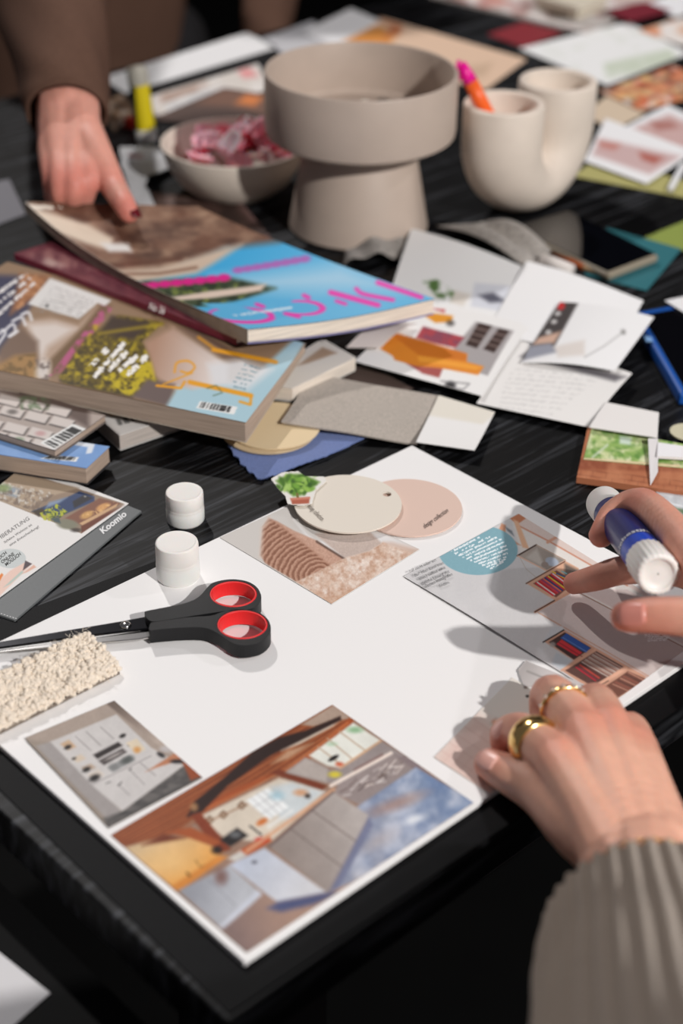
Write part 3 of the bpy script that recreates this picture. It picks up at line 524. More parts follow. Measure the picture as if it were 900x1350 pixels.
# ------------------------------------------------------------------ wool carpet sample
wq = [P(115, 843, ZB), P(158, 889, ZB), P(-60, 999, ZB), P(-60, 931, ZB)]
ws = empty('carpet_sample', wq[0]); tag(ws, 'cream wool carpet sample with looped pile, left on the board', 'carpet sample')
slab('backing', [q + np.array([0, 0, .0022]) for q in wq], 0.002, mat('jute_backing', (120, 108, 98), rough=.9), ws)
def pile():
    rng = np.random.default_rng(4); V = []; Fc = []
    ico = bmesh.new(); bmesh.ops.create_icosphere(ico, subdivisions=1, radius=1); iv = np.array([v.co[:] for v in ico.verts]); fi = [[v.index for v in f.verts] for f in ico.faces]; ico.free()
    nu, nv = 25, 92
    for layer in range(2):
        for i in range(nu):
            for j in range(nv):
                u = (i + .5 + rng.uniform(-.45, .45)) / nu; v = (j + .5 + rng.uniform(-.45, .45)) / nv
                p = lerp2(wq, np.array([u]), np.array([v]))[0]; s = .00145 * rng.uniform(.7, 1.35); zz = .0035 + layer * .003 + .0012 * (2 * float(vnoise(np.array([u * 9]), np.array([v * 26]), 3)[0]) - 1) + rng.uniform(-.0008, .0012)
                rot = rng.uniform(0, 6.28); sc_ = np.array([s * rng.uniform(.9, 1.6), s * .9, s * rng.uniform(.9, 1.4)]); q = iv * sc_ * (1 + rng.uniform(-.12, .12, (len(iv), 1)))
                c, s_ = math.cos(rot), math.sin(rot); q = np.stack([q[:, 0] * c - q[:, 1] * s_, q[:, 0] * s_ + q[:, 1] * c, q[:, 2]], 1)
                b = len(V); V.extend((q + p + np.array([0, 0, zz])).tolist()); Fc.extend([[x + b for x in f] for f in fi])
    # loose fibres
    for k in range(500):
        u = rng.choice([rng.uniform(0, 1), 1 + rng.uniform(0, .03), -.02]); v = rng.uniform(0, 1); p = lerp2(wq, np.array([u]), np.array([v]))[0] + np.array([0, 0, rng.uniform(.001, .008)])
        d = np.array([rng.normal(), rng.normal(), abs(rng.normal()) * .4]); d *= .004 / np.linalg.norm(d); w_ = np.array([-d[1], d[0], 0]) * .03; b = len(V)
        V.extend([p - w_, p + w_, p + d + w_, p + d - w_]); Fc.append([b, b + 1, b + 2, b + 3])
    o = mesh('pile', V, Fc, mat('wool', (240, 226, 208), rough=.95, spec=.1, noise=.14, nscale=420, bump=.6, bscale=1800, sheen=.3), ws, True); o['kind'] = 'stuff'
pile()

# ------------------------------------------------------------------ grey folder and flyer
def K6(x, y): return (x * 0.22222, 610 + y * 0.22222)
fo = tag(pxslab('folder', [K6(840, 285), K6(88, 934), K6(-420, 760), K6(430, 120)], 0.0022, 0.0018, mat('grey_plastic', (100, 103, 104), rough=0.5, spec=0.4, noise=.04, nscale=500), None, 0.0004), 'dark grey plastic folder with white lettering, under the printed flyer', 'folder')
text('Koomio', K6(612, 424), K6(754, 312), K6(588, 396), 0.0023, (232, 232, 232), fo, bold=.035)
for i in range(6):
    a = (5 + i * 17, 893 + i * 5.5); pxslab('stitch', [K6(a[0], a[1]), K6(a[0] + 9, a[1] + 3), K6(a[0] + 9, a[1] + 6), K6(a[0], a[1] + 3)], 0.0026, 0.0004, mat('stitch_thread', (225, 225, 225)), fo)
def flyer(k):
    k.fill((234, 231, 228)).frame(0, 610, 0.22222)
    ph = [(-700, -160), (-100, -20), (480, 160), (738, 244), (482, 420), (0, 226), (-500, 30)]
    k.poly(ph, (150, 130, 112), 2)
    k.poly([(-200, 0), (470, 150), (300, 200), (200, 300), (0, 226), (-200, 150)], (176, 156, 134), 6).poly([(0, 120), (130, 160), (100, 210), (0, 180)], (150, 160, 170), 10).blot([(0, 130), (320, 190), (210, 290), (0, 220)], (120, 104, 92), 22, .5, .8, .15).blot([(0, 110), (330, 180), (180, 260), (0, 220)], (206, 200, 190), 14, .6, .9, .1).ell(20, 150, 40, 22, (130, 150, 90), .8, .5)
    k.poly([(185, 290), (420, 195), (470, 170), (560, 200), (560, 230), (350, 320)], (56, 72, 108), 5).poly([(290, 235), (400, 205), (350, 240), (270, 270)], (136, 152, 176), 8).poly([(430, 230), (500, 190), (550, 210), (440, 270)], (52, 52, 58), 5).ell(505, 200, 8, 6, (150, 150, 150), .8)
    k.poly([(190, 290), (250, 270), (270, 290), (230, 320)], (70, 60, 50), 6).blot([(235, 300), (330, 240), (400, 290), (330, 350), (260, 340)], (186, 190, 60), 14, .46, .95, .1).blot([(240, 290), (400, 290), (330, 350)], (60, 80, 50), 10, .55, .9, .1)
    k.poly([(385, 330), (470, 280), (590, 210), (715, 240), (620, 320), (480, 370)], (132, 92, 76), 5).ell(515, 310, 40, 20, (206, 160, 100), .95, .3, -.4).ell(610, 262, 42, 18, (214, 160, 104), .95, .3, -.4).blot([(460, 320), (680, 230), (600, 300)], (236, 190, 130), 12, .5, .8, .1)
    k.poly([(470, 360), (700, 240), (690, 262), (490, 372)], (206, 168, 130), 3).poly([(480, 376), (738, 250), (484, 418)], (112, 66, 52), 4).ell(400, 365, 62, 30, (132, 130, 112), 1, .25, .1).ell(450, 400, 30, 12, (60, 54, 50), .8, .5).poly([(300, 330), (350, 325), (360, 360), (320, 350)], (78, 92, 96), 5)
    k.ell(62, 568, 92, 58, (203, 208, 207), 1, .02)
    k.poly([(-50, 740), (60, 640), (150, 590), (190, 600), (70, 720), (0, 790)], (236, 204, 190), 4).poly([(135, 640), (150, 580), (190, 600)], (88, 76, 80), 3).poly([(20, 740), (130, 640), (140, 650), (60, 720)], (184, 200, 190), 4).poly([(130, 660), (200, 605), (215, 620), (160, 650)], (226, 180, 160), 4).poly([(-20, 690), (10, 655), (20, 665), (0, 700)], (230, 130, 60), 4)
ZF = 0.0032
fl = tag(sheet('flyer', [K6(762, 241), K6(-150, 905), K6(-700, 700), K6(150, 10)], ZF, flyer, (234, 231, 228), 0.0004, 0.9), 'white printed flyer with living room photo, on the grey folder', 'flyer')
for s, a, b, t, c, bd in (('RAUMBERATUNG', (-72, 507), (178, 338), (-84, 487), (130, 128, 128), 0), ('Schöne Wohnen ist', (28, 480), (192, 372), (21, 468), (120, 118, 118), 0), ('eine Entscheidung!', (60, 497), (233, 384), (53, 485), (120, 118, 118), 0), ('AUCH', (-16, 590), (42, 540), (-26, 574), (60, 62, 62), .01), ('ONLINE', (14, 600), (88, 548), (4, 583), (60, 62, 62), .01), ('MÖGLICH', (38, 615), (126, 548), (28, 598), (60, 62, 62), .01)):
    text(s, K6(*a), K6(*b), K6(*t), ZF, c, fl, bold=bd)
# ------------------------------------------------------------------ magazines
pages_m = mat('page_edges', (226, 214, 200), rough=.8, spec=.2, noise=.28, nscale=1.0, aspect=(25, 25, 1500))
pages_d = mat('page_edges_brown', (176, 156, 140), rough=.8, spec=.2, noise=.28, nscale=1.0, aspect=(25, 25, 1500))
gloss = mat('glossy_cover', attr=True, rough=0.28, spec=0.45)
def lerpc(W, m):
    c = sum(np.asarray(w) for w in W) / 4; return [np.asarray(w) + (c - w) * m for w in W]
def mag(name, label, W, thick, paint, base, edge=None, spine=None, spinecol=None, res=1.4, pm=None, back=(200, 195, 190), far=None, bend=None):
    'W: four world corners of the front cover'
    W = [np.asarray(w, float) for w in W]; t = empty(name, W[1] - np.array([0, 0, thick])); tag(t, label, 'magazine')
    cov = sheet('front_cover', None, 0, paint, base, 0.0005, res, t, bend, gloss, W, edge=edge); bz = bend or (lambda u, v: u * 0)
    B = lerpc([w - np.array([0, 0, .0006]) for w in W], .006); v = B + [w - np.array([0, 0, thick - .0012]) for w in B]
    N = 15; U, V = np.meshgrid(np.linspace(0, 1, N), np.linspace(0, 1, N)); tp = lerp2(B, U.ravel(), V.ravel()); tp[:, 2] += bz(U.ravel(), V.ravel()); hh = np.array([[thick]] * 4) if far is None else np.array([[x] for x in far]); dn = lerp2(hh, U.ravel(), V.ravel()); bt = tp - np.concatenate([dn * 0, dn * 0, dn - .0018], 1); I = np.arange(N * N).reshape(N, N)
    fc = [[I[i, j], I[i, j + 1], I[i + 1, j + 1], I[i + 1, j]] for i in range(N - 1) for j in range(N - 1)]; rim = list(I[0, :]) + list(I[1:, -1]) + list(I[-1, -2::-1]) + list(I[-2:0:-1, 0])
    fc = fc + [[x + N * N for x in f[::-1]] for f in fc] + [[rim[i], rim[i] + N * N, rim[(i + 1) % len(rim)] + N * N, rim[(i + 1) % len(rim)]] for i in range(len(rim))]
    mesh('page_block', np.concatenate([tp, bt]), [[int(x) for x in f] for f in fc], pm or pages_m, t)
    bw = lerp2(W, U.ravel(), V.ravel()); bw[:, 2] += bz(U.ravel(), V.ravel()) - dn[:, 0] + .0006; b2 = bw - np.array([0, 0, .0006])
    mesh('back_cover', np.concatenate([bw, b2]), [[int(x) for x in f] for f in fc], mat('cover_%d_%d_%d' % tuple(back), back, rough=.4), t)
    if spine is not None:
        uv = [((0, 0), (1, 0)), ((1, 0), (1, 1)), ((1, 1), (0, 1)), ((0, 1), (0, 0))][spine]; ss = np.linspace(0, 1, 15); uu = uv[0][0] + (uv[1][0] - uv[0][0]) * ss; vv = uv[0][1] + (uv[1][1] - uv[0][1]) * ss
        e = lerp2(W, uu, vv); e[:, 2] += bz(uu, vv); hd = lerp2(hh, uu, vv)[:, 0]; ctr = sum(W) / 4; o = e.mean(0) - ctr; o[2] = 0; o = o / np.linalg.norm(o) * .0004; lo = e.copy(); lo[:, 2] -= hd
        v = np.concatenate([e + o, lo + o, e - o * .5, lo - o * .5]); n = 15; f = [[k, k + 1, n + k + 1, n + k] for k in range(n - 1)] + [[2 * n + k, 3 * n + k, 3 * n + k + 1, 2 * n + k + 1] for k in range(n - 1)] + [[k, 2 * n + k, 2 * n + k + 1, k + 1] for k in range(n - 1)] + [[n + k, n + k + 1, 3 * n + k + 1, 3 * n + k] for k in range(n - 1)]
        mesh('spine', v, f, mat('spine_%d_%d_%d' % tuple(spinecol), spinecol, rough=.4, noise=.15, nscale=120), t)
    return t, cov
def rectw(p0, pa, pb, la, lb, z):
    'near corner p0; a and b edges towards pa, pb (pixels at height z) with real lengths'
    w0 = P(*p0, z); a = P(*pa, z) - w0; a = a / np.linalg.norm(a) * la; b = P(*pb, z) - w0; b = b / np.linalg.norm(b) * lb
    return [w0 + b, w0, w0 + a, w0 + a + b]
def bars(k, q, n, c=(30, 30, 30), seed=0):
    'barcode on a quad (u along first edge)'
    q = [np.array(p, float) for p in q]; k.poly(q, (236, 236, 234), 1)
    for i in range(n):
        if hsh(float(i), 3.0, seed) > .42:
            u = .08 + .84 * i / n; a = q[0] + (q[1] - q[0]) * u; b = q[3] + (q[2] - q[3]) * u; d = b - a; k.line([a + d * .12, a + d * .8], np.hypot(*(q[1] - q[0])) / n * .8, c, .95, 1)

def m6(k):
    k.fill((112, 152, 208)).frame(0, 480, .35556)
    k.blot(None, (140, 176, 222), 60, .5, .7, .3).poly([(245, 295), (265, 285), (352, 296), (340, 330), (318, 333), (325, 308)], (226, 232, 240), 2)
    bars(k, [(190, 338), (292, 345), (282, 362), (150, 350)], 26)
W6 = rectw((114, 617), (146, 587), (0, 599), .033, .27, .0182)
mag('magazine', 'light blue magazine at the bottom of the left pile, above the flyer', W6, .0142, m6, (112, 152, 208), spine=None, pm=pages_d, back=(60, 58, 60))
def m5(k):
    k.fill((176, 162, 154)).frame(0, 480, .35556)
    k.poly([(-200, 0), (330, 120), (330, 240), (240, 190), (0, 100)], (96, 80, 74), 12)
    for r in range(5):
        for c in range(8):
            x = -180 + c * 92 + r * -34 + (46 if r % 2 else 0); y = 92 + c * 19 + r * 42 - 20
            if x + 40 > 290 - r * 30 or x > 210: continue
            q = [(x, y), (x + 78, y + 20), (x + 58, y + 50), (x - 20, y + 30)]; k.poly([(a + 2, b + 5) for a, b in q], (44, 38, 36), 3).poly(q, (214, 204, 198), 3)
            if (r + c) % 3 == 0: k.ell(x + 30, y + 25, 18, 9, [(120, 140, 110), (196, 150, 150), (90, 84, 80)][c % 3], .8, .5)
    k.blot([(60, 120), (200, 110), (180, 170), (80, 170)], (96, 116, 84), 16, .5, .9, .15)
    bars(k, [(200, 318), (320, 240), (270, 222), (148, 292)], 24)
W5 = rectw((73, 594), (117, 563), (0, 571), .06, .24, .0248)
mag('magazine', 'magazine with sketched grey bricks on its cover, left edge of the pile', W5, .0062, m5, (176, 162, 154), pm=pages_d, back=(120, 110, 105), edge=(70, 62, 58))
def m4(k):
    k.fill((228, 224, 220)).frame(0, 480, .35556)
    k.poly([(380, 165), (440, 160), (480, 182), (410, 195)], (214, 190, 160), 3).poly([(310, 150), (330, 150), (450, 262), (440, 268)], (205, 200, 196), 4)
    for i in range(24):
        if hsh(float(i), 1., 2) > .4: k.line([(432 + i * 5.5, 206 - i * 1.2), (442 + i * 5.5, 226 - i * 1.6)], 4, (44, 42, 42), 1, 1)
W4 = rectw((157, 574), (216, 554), (108, 531), .15, .2, .0142)
mag('magazine', 'thick white paperback catalogue corner poking out under the garden magazine', W4, .0132, m4, (228, 224, 220), pm=mat('page_edges_grey', (186, 176, 168), rough=.8, noise=.25, nscale=1., aspect=(25, 25, 1500)), back=(205, 202, 198))
def mx(k):
    k.fill((226, 220, 212)).frame(250, 300, .3889)
    k.poly([(360, 470), (450, 405), (500, 425), (400, 460)], (176, 150, 128), 4)
mag('magazine', 'white-edged magazine partly hidden under the garden magazine, right end', [P(330, 505, .018), P(385, 512, .018), P(469, 471, .02), P(425, 446, .02)], .012, mx, (226, 220, 212), back=(220, 215, 208))
def m2(k):
    k.fill((150, 122, 96)).frame(0, 340, 1 / 3)
    k.poly([(-300, 60), (60, 70), (180, 80), (110, 210), (0, 380), (-300, 300)], (58, 58, 84), 14).poly([(80, 60), (195, 70), (150, 150), (40, 225), (60, 150)], (158, 104, 66), 12).blot([(80, 60), (195, 70), (150, 150), (40, 225)], (206, 150, 104), 18, .55, .8, .1)
    for i in range(3): k.words((-60 + i * 22, 175 + i * 28), (105 + i * 16, 62 + i * 18), 15, (236, 232, 230), 1, 11, i)
    k.poly([(90, 250), (200, 235), (310, 265), (380, 190), (430, 200), (260, 400), (190, 480), (140, 470), (150, 390)], (186, 160, 140), 10).poly([(110, 262), (220, 255), (300, 280), (190, 350), (160, 420), (140, 340)], (222, 210, 202), 16)
    k.poly([(0, 360), (80, 270), (150, 330), (150, 400), (80, 420), (0, 440)], (120, 96, 80), 14).poly([(-60, 450), (60, 385), (140, 380), (150, 480), (0, 462)], (166, 126, 74), 12).blot([(-60, 450), (60, 385), (140, 380), (150, 480)], (110, 84, 40), 20, .55, .8, .12)
    k.poly([(200, 400), (330, 270), (400, 180), (440, 190), (300, 420), (200, 470)], (116, 90, 62), 10).blot([(190, 470), (380, 230), (400, 180), (445, 200), (260, 450)], (190, 92, 138), 20, .46, .9, .12).blot([(340, 320), (390, 230), (400, 260), (300, 400)], (196, 168, 40), 18, .5, .9, .12)
    k.ell(170, 445, 26, 42, (222, 214, 208), .9, .5, .3).blot([(140, 390), (200, 400), (195, 490), (150, 480)], (110, 96, 90), 12, .6, .8, .1)
    fo = [(235, 470), (330, 330), (470, 228), (645, 255), (560, 330), (605, 420), (625, 500), (520, 548), (250, 495)]
    k.poly(fo, (104, 88, 26), 10).blot(fo, (186, 164, 24), 17, .48, .9, .2).blot(fo, (64, 52, 22), 13, .56, .9, .15).blot([(400, 470), (600, 400), (620, 500), (500, 545)], (206, 184, 30), 16, .45, .9, .1)
    k.poly([(440, 228), (600, 255), (530, 325), (390, 300)], (66, 52, 42), 10).line([(390, 300), (640, 262)], 10, (190, 166, 30), .8, 8).line([(240, 485), (520, 555)], 10, (60, 48, 30), .8, 8)
    k.grad([(575, 335), (685, 275), (900, 420), (900, 560), (690, 520), (615, 470)], (600, 380), (850, 440), (178, 140, 118), (226, 214, 208), 12).poly([(700, 275), (800, 290), (960, 390), (930, 430)], (120, 96, 80), 10).poly([(580, 480), (690, 500), (670, 590), (520, 550)], (108, 92, 88), 10)
    for a, b in (((355, 432), (425, 360)), ((372, 472), (492, 335)), ((430, 446), (502, 370)), ((470, 448), (542, 386)), ((502, 466), (582, 386))): k.words(a, b, 24, (246, 242, 236), 1, 15, int(a[0]))
    k.poly([(110, 182), (198, 80), (440, 168), (415, 190), (385, 178), (312, 242)], (228, 225, 222), 3)
    for i in range(9): k.words((205 - i * 8, 112 + i * 12), (375 - i * 7, 172 + i * 8), 5, (150, 146, 144), .7, 5, i)
    k.ell(186, 190, 8, 6, (60, 58, 58))
    for st in ([(-10, 345), (20, 300), (10, 285), (0, 300)], [(15, 290), (50, 262), (60, 290), (35, 310)], [(50, 250), (85, 235), (100, 265)], [(85, 225), (112, 215), (125, 245)], [(40, 310), (70, 290)]): k.line(bez(st, 5), 10, (232, 230, 232), 1, 4)
    k.poly([(655, 590), (705, 505), (760, 520), (1000, 470), (1260, 230), (1000, 720)], (172, 204, 216), 10).poly([(820, 420), (960, 400), (1080, 440), (980, 520), (840, 500)], (224, 224, 226), 16, .9)
    o = (232, 160, 36)
    k.line([(620, 505), (715, 515), (730, 490)], 10, o, 1, 3).line([(645, 500), (760, 455)], 6, o, .9, 3).line(bez([(690, 452), (700, 415), (745, 408), (770, 432), (745, 455), (715, 448)], 5), 8, o, 1, 3)
    k.frame(250, 300, .3889).line([(0, 524), (208, 570)], 15, o, 1, 3).line([(208, 570), (206, 598)], 9, o, 1, 3).line([(170, 590), (204, 600)], 8, o, 1, 3).line([(80, 414), (292, 456)], 14, o, 1, 3).line([(30, 372), (90, 415)], 9, o, .8, 4)
    k.line([(60, 545), (90, 535), (110, 560), (80, 570)], 3, (80, 100, 70), .8, 3)
    for i in range(6): k.words((135 + i * 10, 535 - i * 14), (190 + i * 10, 548 - i * 14), 8, (130, 160, 170), .8, 7, i)
    bars(k, [(35, 588), (162, 608), (150, 634), (22, 612)], 30)
W2 = [P(-170, 452, .046), P(324, 557, .0345), P(403, 453, .0375), P(10, 345, .046)]
t2, _ = mag('magazine', 'garden magazine with yellow foliage and orange title on its cover', W2, .0172, m2, (150, 122, 96), pm=pages_d, far=[.0172, .0172, .007, .0172], back=(190, 175, 160))
def m3(k):
    k.fill((112, 52, 62)).frame(0, 230, .26667)
    k.poly([(110, 390), (250, 370), (330, 400), (480, 470), (420, 480), (200, 430)], (150, 100, 98), 14).ell(250, 440, 70, 20, (196, 170, 160), .8, .6, .3).blot(None, (84, 30, 44), 40, .5, .7, .2)
W3 = [P(19, 334, .0505), P(312, 446, .0465), P(430, 395, .043), P(150, 292, .046)]
t3, _ = mag('magazine', 'dark red magazine between the garden magazine and the blue one', W3, .0062, m3, (112, 52, 62), spine=0, spinecol=(120, 40, 60), back=(110, 44, 58))
sp3 = lambda x, y: P(x, y, .0455)
text('No 36', (196, 412), (216, 419), (199, 403), 0, (226, 214, 208), t3, plane=sp3, lift=.003)
def m1(k):
    k.fill((92, 180, 226)).frame(0, 250, .5)
    k.grad([(400, 160), (720, 110), (1200, 250), (1200, 330), (640, 370), (300, 220)], (600, 150), (700, 330), (64, 168, 220), (108, 190, 232), 6).poly([(560, 200), (900, 190), (1060, 260), (900, 250), (640, 240)], (172, 212, 236), 24, .9)
    k.poly([(40, 0), (430, -20), (700, 80), (740, 128), (600, 132), (480, 165), (420, 190), (280, 210), (150, 120)], (112, 78, 62), 10)
    br = [(40, 0), (430, -20), (690, 80), (690, 118), (480, 160), (420, 190), (260, 200), (150, 120)]
    k.blot(br, (176, 146, 122), 60, .55, .8, .25, stretch=.5).blot(br, (70, 46, 38), 50, .58, .7, .2, stretch=.4).poly([(70, 35), (230, 70), (300, 100), (290, 125), (230, 110), (120, 75)], (222, 204, 184), 6).poly([(265, 108), (340, 112), (350, 130), (290, 128)], (226, 222, 218), 5).poly([(120, 80), (180, 100), (180, 118), (150, 112)], (214, 214, 214), 5)
    k.poly([(230, 172), (420, 168), (600, 130), (640, 128), (520, 188), (300, 215)], (206, 184, 164), 8).line([(250, 182), (420, 184), (520, 172)], 6, (120, 84, 66), .9, 4).line([(300, 160), (480, 150)], 8, (90, 56, 44), .8, 5)
    gr = [(310, 225), (380, 205), (540, 200), (620, 205), (730, 235), (640, 262), (570, 280), (480, 290), (400, 250)]
    k.poly(gr, (72, 84, 62), 8).blot(gr, (44, 56, 40), 22, .5, .9, .12).blot(gr, (128, 140, 70), 16, .6, .8, .1)
    k.poly([(440, 256), (560, 236), (705, 222), (690, 240), (560, 258), (480, 264)], (228, 206, 190), 4)
    for i in range(8): k.ell(375 + i * 31, 218 - i * 2.4, 18, 10, (226, 36, 140), .95, .3).ell(630 + i * 25, 184 - i * 2, 15, 8, (196, 90, 176), .8, .4)
    k.frame(250, 300, .3889); o = (240, 72, 180)
    B_ = (98, 184, 229)
    k.ell(178, 279, 116, 38, o, 1, .05, .06).ell(172, 276, 97, 27, B_, 1, .06, .06).poly([(40, 225), (140, 225), (215, 252), (120, 262)], B_, 3).line([(230, 231), (252, 241)], 14, o, 1, 4)
    k.ell(386, 249, 78, 30, o, 1, .05, .06).ell(372, 248, 70, 22, B_, 1, .06, .06).poly([(290, 215), (352, 212), (330, 285), (290, 290)], B_, 3).line([(326, 270), (372, 284)], 14, o, 1, 4).line([(390, 203), (406, 212)], 14, o, 1, 4)
    for st, wd in (([(480, 198), (560, 224), (640, 250)], 17), ([(500, 228), (530, 240)], 12), ([(566, 192), (592, 211), (690, 236)], 13), ([(638, 178), (785, 234)], 14)): k.line(bez(st, 6), wd, o, 1, 4)
    k.words((150, 278), (350, 246), 14, (224, 240, 250), .9, 12, 3)
W1 = [P(33, 266, .076), P(326, 434, .0615), P(573, 394, .05), P(262, 272, .06)]
t1, _ = mag('magazine', 'magazine with bright blue cover and pink title, top of the pile', W1, .0125, m1, (92, 180, 226), edge=(60, 58, 54), spine=0, spinecol=(150, 136, 122), back=(150, 146, 190), far=[.009, .0125, .014, .009], bend=lambda u, v: -.0135 * np.sin(np.pi * np.clip(u, 0, 1) ** .8) * (1 - .75 * v) - .004 * np.sin(np.pi * v) * u)

# ------------------------------------------------------------------ fabric, discs and paper swatches between the piles
def fabric(name, px, z, col, label, th=.0009, amp=.0015, cut=None, noise=.2, sc=900, bend=None, res=3.0):
    m = mat('cloth_%d_%d_%d' % tuple(col), col, rough=.92, spec=.1, noise=noise, nscale=sc, bump=.5, bscale=1500, sheen=.2)
    f = bend or (lambda u, v: amp * (np.sin(u * 7 + v * 4) + np.sin(v * 9 - u * 3)) * .5 + amp)
    return tag(sheet(name, px, z, None, col, th, res, None, f, m, cut=cut), label, 'fabric')
zig = [(300, 591), (306, 596), (308, 603), (315, 606), (317, 613), (324, 616), (327, 622), (334, 624), (338, 630), (346, 632), (352, 631)]
fabric('fabric_swatch', [(275, 595), (345, 668), (515, 590), (425, 535)], .0012, (108, 126, 178), 'blue denim swatch with pinked edge, beside the beige discs', amp=.0012, res=1.0, cut=zig + [(385, 619), (428, 604), (491, 574), (430, 550), (330, 560)])
d1 = tag(disc('colour_disc', 354, 566, 62, .0058, (206, 182, 146), .0011), 'lower of two beige discs under the garden magazine', 'colour sample', 'beige colour discs')
d2 = tag(disc('colour_disc', 360, 560, 62, .0075, (228, 205, 166), .0011), 'upper of two beige discs, poking out under the garden magazine', 'colour sample', 'beige colour discs')
pxq = [(411, 494), (370, 557), (549, 586), (581, 523)]
fabric('fabric_swatch', pxq, [.0115, .0105, .0035, .004], (178, 168, 158), 'rectangular greige felt swatch with black back edge in the middle of the table', th=.0012, amp=.0006, noise=.25, sc=700)
tag(sheet('paper_swatch', [(446, 496), (478, 478), (545, 512), (520, 520)], .003, None, (84, 70, 64), .0006), 'dark brown paper strip showing above the greige felt swatch', 'paper')
tag(sheet('paper_swatch', [(578, 521), (652, 543), (625, 598), (548, 587)], .0062, lambda k: k.fill((240, 238, 236)).poly([(578, 515), (660, 540), (636, 560), (562, 548)], (232, 226, 214), 2), (238, 236, 234), .0005, 2.0, None, lambda u, v: .003 * v * v), 'small cream and white paper card right of the felt swatch', 'paper')

# ------------------------------------------------------------------ collage of cut-out papers on the right
paper_m = mat('plain_paper', attr=True, rough=.65, spec=.25)
def s1(k):
    k.fill((238, 237, 236)).frame(450, 280, .5)
    k.blot([(215, 185), (250, 180), (300, 215), (285, 240), (250, 225)], (76, 110, 52), 14, .42, .95, .12).poly([(350, 190), (445, 195), (425, 262), (340, 250)], (214, 216, 224), 4).poly([(360, 222), (400, 214), (435, 236), (390, 240)], (70, 70, 84), 5, .9).poly([(300, 210), (340, 220), (320, 250), (285, 240)], (222, 214, 204), 5).poly([(490, 228), (535, 240), (510, 290), (465, 280)], (222, 214, 202), 4)
tag(sheet('paper_clipping', [(542, 301), (690, 352), (640, 470), (512, 392)], [.014, .0125, .010, .012], s1, (238, 237, 236), .0004, 2.0, None, lambda u, v: .003 * np.sin(u * 3.1) * (1 - v), paper_m), 'tall white clipping sheet behind the orange sofa picture', 'paper')
tag(sheet('paper_clipping', [(694, 344), (848, 394), (806, 478), (640, 440)], [.015, .0135, .0115, .0115], lambda k: k.fill((240, 239, 239)), (236, 235, 235), .0004, 2.5, None, lambda u, v: .002 * np.sin(u * 4), paper_m), 'white blank clipping sheet nearest the phone', 'paper')
def s5(k):
    k.fill((234, 231, 228)).frame(450, 280, .5)
    for i in range(9): k.words((445 - i * 4, 418 + i * 12), (690 - i * 16, 438 + i * 12), 6, (206, 203, 201), .6, 6, i)
    k.poly([(470, 385), (520, 350), (650, 380), (640, 410), (750, 435), (720, 450)], (112, 108, 112), 6).poly([(495, 350), (560, 360), (590, 385), (520, 395)], (176, 176, 186), 6)
tag(sheet('paper_clipping', [(690, 440), (833, 492), (775, 563), (628, 532)], [.012, .0105, .006, .006], s5, (234, 231, 228), .0004, 2.0, None, lambda u, v: .002 * np.sin(v * 3), paper_m), 'white clipping with faint text lines, below the lamp picture', 'paper')
def s3(k):
    k.fill((238, 236, 234)).frame(440, 300, .26667)
    k.poly([(590, 610), (700, 470), (890, 515), (760, 740), (640, 700)], (168, 162, 162), 4)
    for q in ([(650, 590), (715, 474), (782, 490), (706, 608)], [(738, 612), (815, 504), (868, 515), (792, 630)]):
        k.poly(q, (60, 42, 38), 3); q = np.array(q, float)
        for j in range(1, 4): k.line([q[0] + (q[1] - q[0]) * j / 4, q[3] + (q[2] - q[3]) * j / 4], 7, (150, 132, 126), .8, 3)
    k.poly([(405, 555), (440, 498), (560, 530), (645, 552), (600, 605), (480, 580)], (172, 66, 74), 4).blot([(405, 555), (440, 498), (645, 552), (600, 605)], (130, 70, 90), 24, .5, .8, .15)
    k.poly([(440, 440), (470, 425), (590, 440), (580, 475), (500, 480)], (226, 150, 40), 4).poly([(480, 402), (550, 408), (545, 425)], (196, 50, 50), 4).ell(575, 480, 20, 16, (70, 64, 62), .8, .5)
    k.poly([(330, 660), (540, 700), (520, 745), (440, 725)], (168, 84, 80), 4)
    k.poly([(228, 606), (300, 538), (410, 575), (660, 636), (655, 672), (742, 696), (712, 736), (520, 700), (410, 690), (300, 660), (290, 640)], (226, 138, 44), 3).poly([(290, 545), (310, 532), (655, 632), (655, 668), (420, 640)], (206, 116, 34), 4).poly([(412, 640), (650, 680), (735, 700), (700, 712), (420, 668)], (240, 160, 56), 3)
    k.ell(575, 780, 26, 18, (40, 38, 40), .9, .4).line([(530, 760), (670, 775), (640, 800), (560, 790)], 6, (110, 108, 110), .8, 4)
tag(sheet('photo_clipping', [(467, 476), (558, 396), (700, 428), (636, 522)], [.011, .0145, .0135, .0105], s3, (238, 236, 234), .0004, 1.6, None, lambda u, v: .002 * np.sin(u * 3.1), paper_m), 'picture clipping with an orange sofa and dark shelves', 'photo')
tag(sheet('paper_clipping', [(456, 458), (504, 424), (550, 427), (500, 458)], [.0165, .0185, .0185, .0165], lambda k: k.fill((214, 204, 198)), (214, 204, 198), .0004, 2.5, None, lambda u, v: .004 * np.sin(u * 3), paper_m), 'pale taupe paper corner under the blue magazine', 'paper')
